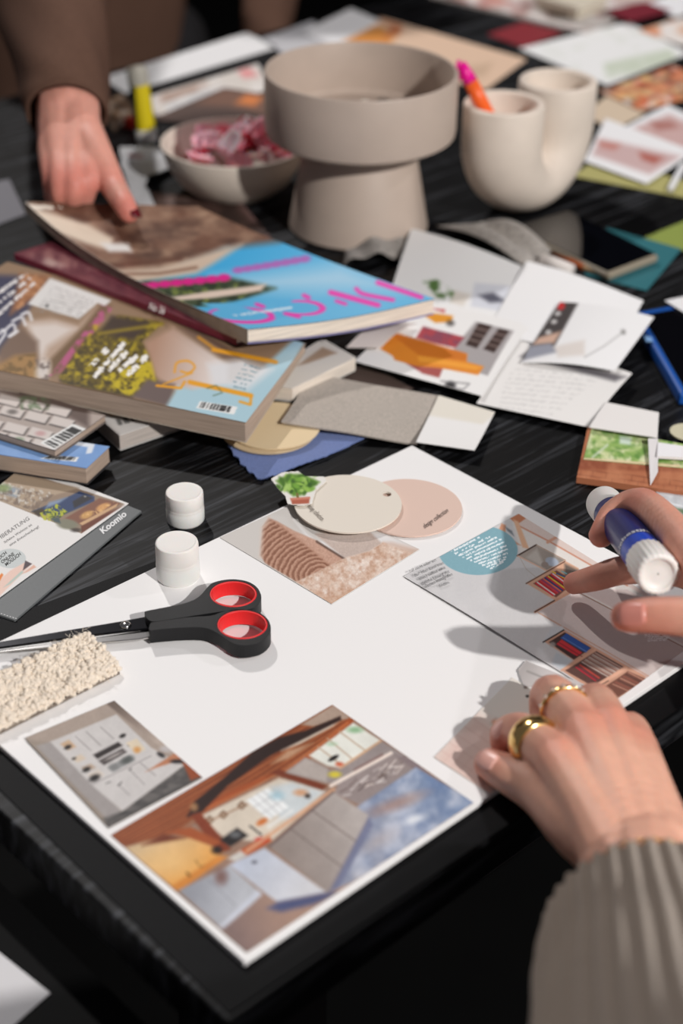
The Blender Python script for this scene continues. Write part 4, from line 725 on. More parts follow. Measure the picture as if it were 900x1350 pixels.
def s4(k):
    k.fill((238, 237, 237)).frame(450, 280, .5)
    k.poly([(470, 392), (575, 236), (625, 240), (560, 360)], (66, 60, 60), 4).ell(578, 247, 11, 12, (200, 40, 44), .95, .3).poly([(520, 330), (580, 318), (560, 350), (500, 350)], (206, 170, 150), 5).poly([(490, 352), (550, 350), (575, 375), (480, 390)], (150, 152, 164), 5)
    for x, y in ((560, 290), (545, 318), (570, 268)): k.ell(x, y, 8, 6, (214, 212, 210), .9, .4)
    k.poly([(560, 360), (640, 345), (640, 385), (570, 390)], (222, 214, 208), 6).line([(640, 390), (690, 360), (740, 322)], 3, (170, 168, 166), .9, 2).ell(742, 320, 7, 7, (150, 148, 146), .9, .4)
tag(sheet('photo_clipping', [(686, 478), (738, 398), (862, 418), (810, 489)], [.0135, .0175, .0195, .0145], s4, (238, 237, 237), .0004, 1.6, None, lambda u, v: .003 * np.sin(v * 3.1), paper_m), 'clipping with a dark lamp photo beside a white area, near the blue tablet', 'photo')
tag(sheet('paper_clipping', [(798, 530), (868, 546), (866, 579), (776, 563)], .0105, lambda k: k.fill((236, 232, 229)), (236, 232, 229), .0006, 2.5, None, lambda u, v: .0015 * u, paper_m), 'white paper strip overlapping the brown brick sample', 'paper')
# brown brick-look sample with green photo
def brickp(k):
    k.fill((178, 112, 80)).frame(740, 480, .1778)
    k.grad([(100, 700), (900, 740), (900, 800), (120, 780)], (500, 700), (500, 790), (140, 78, 56), (150, 84, 60), 10)
    for r in range(3):
        y = 778 + r * 40; k.line([(110, y), (920, y + 95)], 5, (120, 66, 48), .7, 4)
        for c in range(9): x = 140 + c * 95 + (45 if r % 2 else 0); k.line([(x, y + (x - 110) * .117), (x - 4, y + 40 + (x - 110) * .117)], 5, (120, 66, 48), .6, 4)
    k.blot(None, (200, 136, 100), 60, .55, .6, .2)
bs = tag(sheet('brick_sample', [(760, 629), (775, 561), (930, 592), (925, 652)], .0058, brickp, (178, 112, 80), .005, 1.8), 'reddish-brown brick-pattern sample card at the right edge', 'sample')
def greenp(k):
    k.fill((206, 214, 160)).frame(740, 480, .1778)
    k.blot(None, (140, 176, 92), 70, .46, .9, .15, stretch=.6).blot(None, (96, 140, 66), 40, .6, .8, .15, stretch=.6).blot(None, (228, 228, 190), 50, .62, .8, .12).poly([(430, 530), (520, 545), (510, 600), (430, 590)], (206, 222, 206), 10).line([(230, 690), (340, 600)], 14, (222, 226, 214), .9, 8).line([(165, 702), (870, 755)], 16, (232, 206, 170), 1, 6)
tag(sheet('photo_clipping', [(769, 605), (780, 563), (915, 588), (905, 617)], .0065, greenp, (206, 214, 160), .0005, 1.6), 'green garden photo lying on the brown brick sample', 'photo')
tag(sheet('paper_strip', [(854, 578), (867, 578), (867, 622), (857, 640)], [.011, .011, .0085, .007], None, (226, 222, 222), .0005), 'narrow white paper strip hanging across the brick sample', 'paper')
tag(sheet('paper_card', [(867, 583), (915, 590), (915, 604), (866, 601)], .0112, None, (240, 238, 240), .0022), 'small white card lying on the green photo at the right edge', 'card')
tag(disc('colour_disc', 905, 569, 22, .0085, (206, 200, 172), .001), 'small pale olive disc cut off by the right edge', 'colour sample')
def glassp(k): k.fill((190, 192, 196)).frame(740, 480, .1778).blot(None, (222, 224, 226), 50, .5, .8, .2).line([(720, 1010), (920, 1060)], 10, (236, 238, 240), .9, 4).poly([(820, 1060), (920, 1080), (920, 1130)], (110, 130, 100), 10)
tag(sheet('photo_clipping', [(862, 642), (940, 654), (950, 700), (880, 690)], .003, glassp, (190, 192, 196), .0005, 1.8), 'grey glossy photo at the right edge behind the glue hand', 'photo')

# ------------------------------------------------------------------ tablet, phone, pencil and papers on the right
blue_m = mat('blue_case', (24, 84, 168), rough=.35, spec=.5)
tb = empty('tablet', P(893, 520, 0)); tag(tb, 'black tablet in a blue protective case at the right edge', 'tablet')
TQ = [P(834, 411, .012), P(896, 519, .012), P(1040, 500, .012), P(960, 388, .012)]
body = slab('case', TQ, .0115, blue_m, tb, .003); slab('screen', [q + np.array([0, 0, .0006]) for q in lerpc(TQ, .13)], .001, mat('black_glass', (10, 10, 14), rough=.12, spec=.5), tb)
slab('case_clip', [P(848, 442, .0132), P(858, 444, .0132), P(861, 450, .0132), P(851, 449, .0132)], .001, mat('pale_blue', (130, 170, 215), rough=.4), tb)
tag(sheet('paper_clipping', [(876, 396), (930, 385), (935, 410), (905, 414)], .0145, None, (238, 237, 238), .0005), 'white paper corner lying on the blue-cased tablet', 'paper')
ph = empty('phone', P(800, 362, 0)); tag(ph, 'smartphone in a clear case lying face up on a teal sheet', 'phone')
PQ = [P(869, 336, .0095), P(803, 361, .0095), P(672, 299, .0095), P(748, 276, .0095)]
slab('case', PQ, .0078, mat('clear_case', (150, 140, 122), rough=.18, spec=.6, coat=.5), ph, .003)
slab('screen', [q + np.array([0, 0, .0005]) for q in lerpc(PQ, .06)], .001, mat('phone_glass', (8, 9, 14), rough=.04, spec=.8), ph)
lathe('camera_ring', [(.004, 0), (.004, .0008), (.003, .0008), (.003, .0002), (0, .0002)], P(812, 358, .003), mat('brass', (220, 190, 120), rough=.25, metal=1), ph, 20, axis=(.3, -.9, .2))
tag(sheet('paper_sheet', [(800, 300), (898, 328), (852, 383), (770, 362)], .0008, None, (52, 110, 118), .0005), 'teal paper sheet lying under the phone', 'paper')
tag(sheet('paper_sheet', [(846, 314), (910, 288), (940, 318), (900, 330)], .0005, None, (140, 154, 78), .0004), 'olive green sheet behind the phone at the right edge', 'paper')
pc = empty('pencil', P(776, 352, .004)); tag(pc, 'reddish-brown wooden pencil lying along the phone', 'pencil')
a, b = P(664, 297, .0042), P(772, 352, .0042); pm_ = mat('brown_lacquer', (164, 84, 44), rough=.4)
tube('barrel', [a, b], .004, pm_, pc, 6); d = (b - a) / np.linalg.norm(b - a); tube('tip', [b, b + d * .012, b + d * .018], [.004, .0015, .0004], mat('bare_wood', (206, 170, 130)), pc, 8)
def fold(u, v): return .011 * np.sin(np.pi * v) ** .8 * (.75 + .25 * np.sin(u * 5)) + .0022 * np.sin(v * 13 + u * 5) + .002
fabric('folded_cloth', [(452, 352), (458, 322), (548, 300), (530, 345)], .002, (150, 144, 138), 'crumpled grey cloth below the pedestal bowl', bend=fold, noise=.35, sc=220)
fabric('folded_cloth', [(575, 300), (640, 296), (726, 332), (700, 362)], .004, (170, 163, 156), 'folded grey cloth behind the white clippings, left of the phone', bend=lambda u, v: .016 * np.sin(np.clip(v, 0, 1) * 3.14) * (.6 + .4 * np.sin(u * 9)) + .002, noise=.35, sc=220)
rp = empty('paper_roll', P(735, 356, 0)); tag(rp, 'small rolled white paper between the grey cloth and the pencil', 'paper')
tube('roll', [P(716, 344, .008), P(752, 358, .008)], .007, mat('roll_paper', (226, 218, 212), rough=.7), rp, 16)
# ------------------------------------------------------------------ vessels
clay = mat('beige_ceramic', (224, 210, 196), rough=.55, spec=.35, noise=.05, nscale=40, bump=.06, bscale=400)
clay2 = mat('taupe_ceramic', (186, 169, 156), rough=.5, spec=.35, noise=.04, nscale=40)
pb = empty('pedestal_bowl', P(472, 297, 0)); tag(pb, 'large taupe ceramic bowl standing on a wide conical foot', 'bowl')
c = P(472, 297, 0); H = .152
lathe('foot', [(0, 0), (.064, 0), (.067, .003), (.066, .008), (.0505, .093), (.049, .095), (0, .095)], c, clay2, pb, 72)
lathe('drum', [(0, .092), (.084, .092), (.0885, .095), (.0895, .10), (.0895, H - .002), (.0885, H), (.0865, H), (.0855, H - .002), (.0855, .106), (.083, .103), (0, .103)], c, clay2, pb, 96)
stone_m = [mat('pebble_a', (96, 84, 74), rough=.7), mat('pebble_b', (206, 196, 184), rough=.7)]
def pebble(px, dx, dy, s, m, lab):
    bm = bmesh.new(); bmesh.ops.create_icosphere(bm, subdivisions=2, radius=1); rr = random.Random(px)
    for v in bm.verts: v.co = Vector((v.co.x * s * 1.3, v.co.y * s, v.co.z * s * .7)) * (1 + .06 * math.sin(v.co.x * 5 + px))
    me = bpy.data.meshes.new('pebble'); bm.to_mesh(me); bm.free(); o = link('pebble', me, m, None, True); o.location = (c[0] + dx, c[1] + dy, .103 + s * .7); o.rotation_euler = (0, 0, px)
    tag(o, lab, 'stone', 'pebbles in the pedestal bowl')
for i, (dx, dy, s, mi) in enumerate([(-.02, .03, .007, 1), (.004, .035, .0065, 1), (.022, .036, .008, 0), (.04, .03, .008, 0), (.012, .018, .008, 0), (-.008, .014, .007, 1)]):
    pebble(i, dx, dy, s, stone_m[mi], ('pale' if mi else 'dark brown') + ' pebble at the bottom of the pedestal bowl')
# U-shaped double vase
def uvase():
    a = P(654, 290, 0); b = P(734, 250, 0); ax = Vector((b - a)[:3]); L = ax.length; ax.normalize(); L = .091; r = .0385; ri = .0302; R = L / 2; zc = r + R; zt = .135; zi = .075
    t = empty('double_vase', a); tag(t, 'matt beige ceramic U-shaped vase with two open tubes', 'vase')
    up = Vector((0, 0, 1)); A = Vector(a); B = A + ax * L; side = ax.cross(up); rings = []; rb = .0295; Rv = .05; zc = rb + Rv; zt = .118
    def ring(cn, d, rad): rings.append((cn, d, rad))
    ring(A + up * zi, up, .0005); ring(A + up * zi, up, ri * .9); ring(A + up * (zi + .004), up, ri)
    for z, q in ((zt - .003, ri), (zt - .0008, ri + .001), (zt, ri + .0026), (zt, r - .0026), (zt - .0008, r - .001), (zt - .003, r)): ring(A + up * z, up, q)
    for k in range(25):
        th = math.pi * k / 24; cn = A + ax * (R - R * math.cos(th)) + up * (zc - Rv * math.sin(th)); d = (ax * (-R * math.sin(th)) + up * (Rv * math.cos(th))).normalized(); ring(cn, d, r + (rb - r) * math.sin(th) ** 2)
    for z, q in ((zt - .003, r), (zt - .0008, r - .001), (zt, r - .0026), (zt, ri + .0026), (zt - .0008, ri + .001), (zt - .003, ri), (zi + .004, ri), (zi, ri * .9), (zi, .0005)): ring(B + up * z, -up, q)
    V = []; Fc = []; n = 56
    for cn, d, rad in rings:
        ky = 1 if abs(d.z) > .999 or rad > r - 1e-6 else 0
        u = (ax - d * ax.dot(d)) if abs(d.z) < .999 else ax * (1 if d.z > 0 else -1)
        # frame: side stays constant, other axis = side x d
        e = side.cross(d).normalized()
        for k in range(n): th = 2 * math.pi * k / n; V.append(cn + (side * math.cos(th) * (rad if ky == 1 else r) + e * math.sin(th) * rad))
    for i in range(len(rings) - 1):
        for k in range(n): Fc.append([i * n + k, i * n + (k + 1) % n, (i + 1) * n + (k + 1) % n, (i + 1) * n + k])
    o = mesh('vase_body', V, Fc, clay, t, True); bm = bmesh.new(); bm.from_mesh(o.data); bmesh.ops.recalc_face_normals(bm, faces=bm.faces); bm.to_mesh(o.data); bm.free()
    return A
VA = uvase()
pen = empty('felt_pen', VA + Vector((-.02, .005, .06))); tag(pen, 'orange felt pen with magenta cap standing in the front vase tube', 'pen')
va = np.array(VA); p1 = va + np.array([-.0225, .004, .118]); pl_ = va + np.array([-.001, .003, .081]); dv = (p1 - pl_) / np.linalg.norm(p1 - pl_); p2 = p1 + dv * .021; p3 = p2 + dv * .018
tube('barrel', [pl_, p1, p2], .0068, mat('orange_plastic', (252, 106, 40), rough=.35), pen, 16)
tube('cap', [p2, p2 + dv * .008, p3], [.007, .0062, .0046], mat('magenta_plastic', (238, 10, 150), rough=.35), pen, 16)
tube('clip', [p2 + np.array([-.008, 0, .001]), p2 + dv * .01 + np.array([-.0085, 0, 0]), p3 + dv * .004], .002, mat('magenta_plastic'), pen, 8)
# bowl with petals
c2 = P(309, 252, 0); t = empty('small_bowl', c2); tag(t, 'shallow cream ceramic bowl filled with pink petals', 'bowl')
lathe('bowl_shell', [(0, 0), (.038, 0), (.041, .002), (.056, .014), (.067, .032), (.0725, .05), (.0722, .052), (.0705, .0522), (.0695, .05), (.064, .033), (.052, .016), (.036, .008), (0, .0075)], c2, mat('cream_ceramic', (226, 213, 199), rough=.5, spec=.35, noise=.04, nscale=40), t, 72)
pet_m = [mat('petal_pale', (255, 228, 232), rough=.6, sss=.3), mat('petal_pink', (250, 178, 192), rough=.6, sss=.3), mat('petal_rose', (226, 84, 112), rough=.6, sss=.3), mat('petal_red', (190, 24, 52), rough=.6, sss=.3)]
def petal_mesh(m, s):
    V = []; Fc = []; nu, nv = 8, 7
    for i in range(nu + 1):
        for j in range(nv + 1):
            v = j / nv; w_ = math.sin(math.pi * (v * .86 + .1)) ** .7 * .62; x = (i / nu - .5) * 2 * w_; y = v * 1.2 - .6; V.append((x * s, y * s, (.42 * x * x + .32 * (v - .3) ** 2 - .08 * math.sin(x * 6)) * s))
    for i in range(nu):
        for j in range(nv): b = i * (nv + 1) + j; Fc.append([b, b + nv + 1, b + nv + 2, b + 1])
    o = mesh('petal', V, Fc, m, None, True); md = o.modifiers.new('solid', 'SOLIDIFY'); md.thickness = .0006; md.offset = 0; return o
protos = [petal_mesh(pet_m[i], .022) for i in range(4)]
rr = random.Random(12); first = [True] * 4
for i in range(52):
    k = [0, 1, 1, 0, 2, 3, 1, 0, 2][i % 9]
    if first[k]: o = protos[k]; first[k] = False
    else: o = protos[k].copy(); COL.objects.link(o)
    th = rr.uniform(0, 6.28); rad = .05 * math.sqrt(rr.random()); lay = i / 52
    o.location = (c2[0] + rad * math.cos(th) + .006, c2[1] + rad * .95 * math.sin(th) - .004, .022 + .044 * lay * (1.15 - (rad / .07)) + .2 * rad)
    o.rotation_euler = (rr.uniform(-.9, .9), rr.uniform(-.9, .9), rr.uniform(0, 6.28)); o.scale = [rr.uniform(.85, 1.2)] * 3
    tag(o, ('pale pink', 'pink', 'crimson-pink', 'dark red')[k] + ' rose petal heaped in the small cream bowl', 'petal', 'petals in the small bowl')
# yellow glue stick standing at the back
gs = empty('glue_stick', P(192, 187, 0)); tag(gs, 'yellow and black glue stick standing upright behind the left hand', 'glue stick')
cg = P(194, 186, 0); axg = np.array([-.09, 0, 1.0])
lathe('base', [(0, 0), (.0105, 0), (.0115, .001), (.0115, .014), (.011, .015), (0, .015)], cg, cap_m, gs, 32, axg)
def gsm():
    m = bpy.data.materials.new('glue_label'); m.use_nodes = True; nt = m.node_tree; tc = nt.nodes.new('ShaderNodeTexCoord'); sx = nt.nodes.new('ShaderNodeSeparateXYZ'); nt.links.new(tc.outputs['Object'], sx.inputs[0])
    mt = nt.nodes.new('ShaderNodeMath'); mt.operation = 'LESS_THAN'; mt.inputs[1].default_value = float(cg[0] - .0085); nt.links.new(sx.outputs[0], mt.inputs[0])
    mx = nt.nodes.new('ShaderNodeMix'); mx.data_type = 'RGBA'; mx.inputs[6].default_value = (*alb((222, 200, 20)), 1); mx.inputs[7].default_value = (.01, .01, .01, 1); nt.links.new(mt.outputs[0], mx.inputs[0]); nt.links.new(mx.outputs[2], nt.nodes['Principled BSDF'].inputs['Base Color']); return m
lathe('body', [(0, .015), (.0108, .015), (.0108, .064), (0, .064)], cg, gsm(), gs, 32, axg)
lathe('cap', [(0, .064), (.0112, .064), (.0112, .078), (.0105, .08), (0, .08)], cg, mat('grey_cap', (176, 172, 160), rough=.4), gs, 32, axg)
rc = empty('red_cap', P(171, 165, 0)); tag(rc, 'small red cap lying beside the yellow glue stick', 'cap'); lathe('cap_shell', [(0, 0), (.006, 0), (.0065, .001), (.006, .009), (.005, .01), (0, .01)], P(171, 167, 0), mat('red_plastic', (190, 40, 20), rough=.4), rc, 20)

# ------------------------------------------------------------------ papers and magazines further back
BG = []
def bg(px, z, col, label, cat='paper', spots=(), blots=(), name='paper_sheet', th=.0006, bend=None):
    def pt(k):
        k.fill(col)
        for q, cc in spots: k.poly(q, cc, 3)
        for cc, s, thr in blots: k.blot(None, cc, s, thr, .85, .12, stretch=.45)
    tag(sheet(name, px, z, pt if spots or blots else None, col, th, 2.5, None, bend, paper_m), label, cat)
bg([(133, 103), (325, 43), (366, 62), (165, 122)], .0012, (238, 237, 237), 'long white sheet at the far table edge, behind the yellow glue stick')
bg([(180, 132), (340, 84), (356, 118), (205, 152)], .0022, (220, 212, 204), 'cream printed sheet behind the petal bowl', spots=[([(312, 93), (330, 90), (340, 100), (322, 103)], (232, 150, 150)), ([(205, 128), (270, 108), (275, 114), (212, 136)], (170, 140, 126)), ([(215, 140), (290, 112), (292, 118), (222, 146)], (206, 206, 208))], blots=[((236, 230, 226), 16, .55)])
bg([(200, 156), (296, 115), (372, 128), (330, 176)], .0034, (92, 74, 68), 'dark brown glossy print behind the petal bowl', 'photo', spots=[([(255, 138), (296, 117), (372, 130), (350, 150), (300, 140)], (124, 92, 78)), ([(310, 136), (325, 124), (348, 128), (335, 140)], (216, 130, 74))], name='photo_print')
bg([(130, 140), (160, 122), (185, 150), (150, 172)], .0012, (140, 110, 84), 'small brown photo beside the yellow glue stick', 'photo', blots=[((206, 190, 176), 9, .55), ((70, 52, 40), 11, .55)], name='photo_print')
bg([(342, 52), (412, 27), (445, 56), (372, 70)], .0012, (196, 195, 198), 'pale grey sheet at the far table edge behind the pedestal bowl')
bg([(398, 42), (462, 11), (501, 27), (440, 60)], .0028, (240, 239, 240), 'small white sheet at the far table edge above the pedestal bowl')
bg([(425, 66), (503, 23), (694, 78), (640, 118)], .0018, (226, 194, 168), 'peach and orange print behind the pedestal bowl', 'photo', spots=[([(430, 66), (498, 34), (524, 46), (505, 66)], (226, 150, 74)), ([(500, 25), (515, 35), (505, 52), (528, 45), (530, 34)], (196, 120, 80)), ([(615, 88), (650, 82), (640, 100), (610, 105)], (206, 176, 150))], name='photo_print')
bg([(642, 45), (690, 29), (742, 42), (692, 63)], .0008, (136, 44, 52), 'dark red card on the black table in the far middle', 'card')
bg([(565, -8), (690, -52), (870, -2), (772, 42)], .004, (206, 196, 190), 'open magazine with pale photos at the far top edge', 'magazine', spots=[([(590, -2), (640, -12), (680, 4), (630, 12)], (206, 150, 140))], blots=[((236, 232, 230), 26, .5), ((176, 130, 124), 22, .62)], name='magazine', th=.004)
bg([(795, 14), (850, 2), (885, 14), (832, 28)], .0095, (120, 34, 48), 'dark red card on the open magazine, top right', 'card')
bg([(848, 6), (915, -20), (940, 8), (890, 22)], .008, (238, 238, 240), 'white sheet in the top right corner')
cb = empty('cream_box', P(762, 12, .009)); tag(cb, 'cream box at the top edge on the open magazine', 'box')
slab('lid', [P(705, -6, .03), P(762, 10, .03), P(802, -4, .03), P(745, -22, .03)], .006, mat('cream_card', (212, 202, 184), rough=.7), cb, .001); slab('tray', lerpc([P(705, -6, .024), P(762, 10, .024), P(802, -4, .024), P(745, -22, .024)], .03), .016, mat('cream_card'), cb)
bg([(684, 64), (828, 29), (908, 70), (800, 112)], .0014, (240, 240, 239), 'large white sheet with a pale green print right of the vase', spots=[([(795, 84), (882, 64), (900, 82), (800, 104)], (206, 214, 196))], blots=[((230, 232, 226), 20, .66)])
bg([(842, 40), (900, 22), (950, 50), (900, 60)], .0026, (226, 190, 166), 'orange and white print at the right edge, top', 'photo', blots=[((238, 236, 234), 22, .5), ((226, 140, 100), 20, .6)], name='photo_print')
bg([(790, 120), (888, 86), (950, 118), (846, 146)], .0036, (206, 150, 116), 'colourful orange food photo right of the vase', 'photo', blots=[((232, 190, 130), 16, .5), ((90, 66, 66), 13, .62), ((236, 226, 220), 14, .64), ((206, 96, 60), 12, .6)], name='photo_print')
bg([(770, 150), (800, 126), (850, 150), (806, 172)], .0016, (214, 194, 170), 'tan sheet beside the double vase')
fr = lambda q, c: [(q, c)]
bg([(818, 170), (880, 138), (960, 176), (905, 204)], .0026, (238, 238, 240), 'white-bordered photo of pink food, upper right one', 'photo', spots=[([(832, 170), (882, 150), (940, 178), (902, 196)], (206, 172, 168)), ([(855, 160), (885, 160), (895, 168), (866, 172)], (176, 120, 112))], name='photo_print')
bg([(770, 212), (798, 156), (915, 200), (852, 242)], .0042, (240, 239, 240), 'white-bordered photo of pink food beside the double vase', 'photo', spots=[([(780, 204), (790, 182), (898, 206), (856, 230)], (206, 176, 174)), ([(842, 200), (875, 208), (862, 216), (846, 210)], (176, 96, 84)), ([(788, 186), (818, 190), (810, 198), (792, 194)], (196, 130, 120))], name='photo_print')
bg([(755, 232), (790, 206), (930, 246), (912, 262)], .0008, (176, 170, 110), 'olive green sheet under the white-bordered photos')
tag(sheet('paper_strip', [(880, 248), (886, 250), (905, 216), (898, 214)], .0052, None, (238, 238, 240), .003), 'narrow white strip at the right edge over the olive sheet', 'paper')
bg([(188, 252), (318, 266), (356, 312), (180, 330)], .004, (76, 56, 50), 'dark brown magazine under the hand, left of the pedestal bowl', 'magazine', spots=[([(310, 264), (320, 267), (358, 312), (348, 314)], (120, 92, 88)), ([(245, 286), (280, 284), (290, 292), (262, 298)], (190, 170, 146)), ([(205, 262), (250, 262), (248, 268), (206, 270)], (112, 92, 86))], blots=[((50, 36, 32), 20, .5)], name='magazine', th=.003)
bg([(-70, 252), (12, 236), (34, 282), (-40, 310)], .001, (150, 148, 154), 'pale grey sheet at the left edge behind the magazines')
film = [(158, 198), (222, 194), (227, 220), (196, 236), (191, 252), (208, 286), (190, 291), (172, 262), (160, 220)]
tag(sheet('torn_wrapper', [(150, 292), (150, 190), (232, 190), (232, 292)], .008, lambda k: k.fill((220, 220, 222)).blot(None, (236, 236, 238), 14, .5, .8).poly([(170, 206), (188, 206), (188, 210), (170, 210)], (170, 120, 126), 2), (220, 220, 222), .0004, 2.0, None, lambda u, v: .006 * np.sin(u * 6) * v + .004, cut=film), 'torn white wrapper behind the thumb of the left hand', 'wrapper')
# ------------------------------------------------------------------ people
skin_m = mat('skin', attr=True, rough=.5, spec=.4, noise=.05, nscale=160, bump=.22, bscale=520, sss=.22)
def flesh(name, chains, tint, parent, voxel=.0015, base=(226, 172, 148), it=5, fac=.5, shape=None):
    'one continuous skin grown over chains of (point, radius)'
    V = []; Fc = []; ico = bmesh.new(); bmesh.ops.create_icosphere(ico, subdivisions=2, radius=1); iv = np.array([v.co[:] for v in ico.verts]); fi = [[v.index for v in f.verts] for f in ico.faces]; ico.free()
    for ch in chains:
        pts = [np.append(np.asarray(p, float), r) for p, r in ch]; s = bez(pts, 14) if len(pts) > 1 else pts
        last = None
        for q in s:
            if last is not None and np.linalg.norm(q[:3] - last[:3]) < q[3] * .22: continue
            last = q; b = len(V); V.extend((iv * q[3] + q[:3]).tolist()); Fc.extend([[x + b for x in f] for f in fi])
        q = s[-1]; b = len(V); V.extend((iv * q[3] + q[:3]).tolist()); Fc.extend([[x + b for x in f] for f in fi])
    me = bpy.data.meshes.new('tmp'); me.from_pydata(V, [], Fc); o = bpy.data.objects.new('tmp', me); COL.objects.link(o)
    m = o.modifiers.new('r', 'REMESH'); m.mode = 'VOXEL'; m.voxel_size = voxel; m.use_smooth_shade = True
    m = o.modifiers.new('s', 'SMOOTH'); m.factor = fac; m.iterations = it
    dg = bpy.context.evaluated_depsgraph_get(); out = bpy.data.meshes.new_from_object(o.evaluated_get(dg)); bpy.data.objects.remove(o)
    n = len(out.vertices); co = np.zeros(n * 3); out.vertices.foreach_get('co', co); co = co.reshape(-1, 3)
    if shape: co = shape(co); out.vertices.foreach_set('co', co.ravel()); out.update()
    col = np.tile(np.asarray(base, float), (n, 1))
    for p, r, c, a in tint:
        d = np.linalg.norm(co - np.asarray(p), axis=1) / r; k = np.clip(1.2 - d, 0, 1)[:, None] * a; col = col * (1 - k) + np.asarray(c, float) * k
    c4 = np.ones((n, 4), np.float32); c4[:, :3] = alb(np.clip(col, 0, 255)); ca = out.color_attributes.new('Col', 'FLOAT_COLOR', 'POINT'); ca.data.foreach_set('color', c4.ravel())
    out.name = name; return link(name, out, skin_m, parent, True)
def nail(p, axis, normal, w_, l_, col, parent, rough=.3):
    a = Vector(axis).normalized(); nn = Vector(normal); nn = (nn - a * nn.dot(a)).normalized(); s = a.cross(nn); V = []; Fc = []; nu, nv = 8, 6
    for layer in (0, 1):
        for i in range(nu + 1):
            for j in range(nv + 1):
                u = (i / nu - .5) * 2; v = (j / nv - .5) * 2; e = math.sqrt(max(0, 1 - .55 * (abs(v) ** 3 if v > 0 else abs(v) ** 2.2))); x = u * w_ * e
                V.append(Vector(p) + s * x + a * v * l_ + nn * (.35 * w_ * (1 - (u * e) ** 2) - .35 * w_ - .0007 * layer + .0003 - .12 * l_ * max(0, v) ** 2))
    m = (nu + 1) * (nv + 1)
    for i in range(nu):
        for j in range(nv): b = i * (nv + 1) + j; Fc.append([b, b + nv + 1, b + nv + 2, b + 1]); Fc.append([m + b, m + b + 1, m + b + nv + 2, m + b + nv + 1])
    for i in range(nu):
        for j in (0, nv): b = i * (nv + 1) + j; Fc.append([b, b + nv + 1, b + nv + 1 + m, b + m])
    for j in range(nv):
        for i in (0, nu): b = i * (nv + 1) + j; Fc.append([b, b + 1, b + 1 + m, b + m])
    o = mesh('fingernail', V, Fc, mat('nail_%d_%d_%d' % tuple(col), col, rough=rough, spec=.5), parent, True)
    bm = bmesh.new(); bm.from_mesh(o.data); bmesh.ops.recalc_face_normals(bm, faces=bm.faces); bm.to_mesh(o.data); bm.free(); return o
def snapnail(body, px, axis, w_, l_, col, rough=.3):
    'nail plate seated on the skin where the finger shows at px'
    n = len(body.data.vertices); co = np.zeros(n * 3); body.data.vertices.foreach_get('co', co); co = co.reshape(-1, 3); nm = np.zeros(n * 3); body.data.vertex_normals.foreach_get('vector', nm); nm = nm.reshape(-1, 3)
    d = np.hypot(*(proj(co) - np.array(px, float)).T); m = np.where(d < 4)[0]
    if len(m) == 0: m = np.argsort(d)[:6]
    dep = -((co[m] - CAM) @ RW)[:, 2]; near = m[dep < dep.min() + .003]; c_ = co[near].mean(0); nn = nm[near].mean(0); nn /= np.linalg.norm(nn)
    return nail(c_ + nn * .0009, axis, nn, w_, l_, col, body, rough)
RED = (206, 116, 98); PALE = (232, 186, 164)
def ringband(name, c, axis, R, r, wide, m, parent, seg=40):
    ax = Vector(axis).normalized(); q = ax.to_track_quat('Z', 'Y').to_matrix(); V = []; Fc = []; k2 = 12
    for i in range(seg):
        th = 2 * math.pi * i / seg
        for j in range(k2): ph = 2 * math.pi * j / k2; rr_ = R + r * math.cos(ph); V.append(Vector(c) + q @ Vector((rr_ * math.cos(th), rr_ * math.sin(th), wide * math.sin(ph))))
    for i in range(seg):
        for j in range(k2): Fc.append([i * k2 + j, ((i + 1) % seg) * k2 + j, ((i + 1) % seg) * k2 + (j + 1) % k2, i * k2 + (j + 1) % k2])
    return mesh(name, V, Fc, m, parent, True)
gold = mat('gold', (232, 190, 104), rough=.16, metal=1.0); gold.node_tree.nodes['Principled BSDF'].inputs['Base Color'].default_value = (.86, .58, .22, 1)
def ribbed(name, pts, rad, m, parent, ribs=44, amp=.0012, seg=264, wob=.0, cuff=True):
    'knitted sleeve: tube with raised ribs and a rolled edge'
    pts = [Vector(p) for p in pts]; n = len(pts); V = []; Fc = []; prev = None; rows = []
    for i, p in enumerate(pts):
        t = (pts[min(i + 1, n - 1)] - pts[max(i - 1, 0)]).normalized()
        if prev is None: prev = t.orthogonal().normalized()
        b = (prev - t * prev.dot(t)).normalized(); prev = b; rows.append((p, t, b, t.cross(b), rad[i]))
    p, t, b, s, r = rows[0]; rows = [(p + t * .004, t, b, s, r - .006), (p - t * .001, t, b, s, r - .004), (p - t * .0025, t, b, s, r - .0015)] + rows
    for i, (p, t, b, s, r) in enumerate(rows):
        for k in range(seg):
            th = 2 * math.pi * k / seg; rr_ = r + amp * math.cos(ribs * th) * (1 if i > 1 else .6) + wob * math.sin(3 * th + i * .5) + wob * .6 * math.sin(i * .9 + th); V.append(p + (s * math.cos(th) + b * math.sin(th)) * rr_)
    for i in range(len(rows) - 1):
        for k in range(seg): Fc.append([i * seg + k, i * seg + (k + 1) % seg, (i + 1) * seg + (k + 1) % seg, (i + 1) * seg + k])
    Fc.append([(len(rows) - 1) * seg + k for k in range(seg)])
    return mesh(name, V, Fc, m, parent, True)
nrm = lambda v: np.asarray(v) / np.linalg.norm(v)

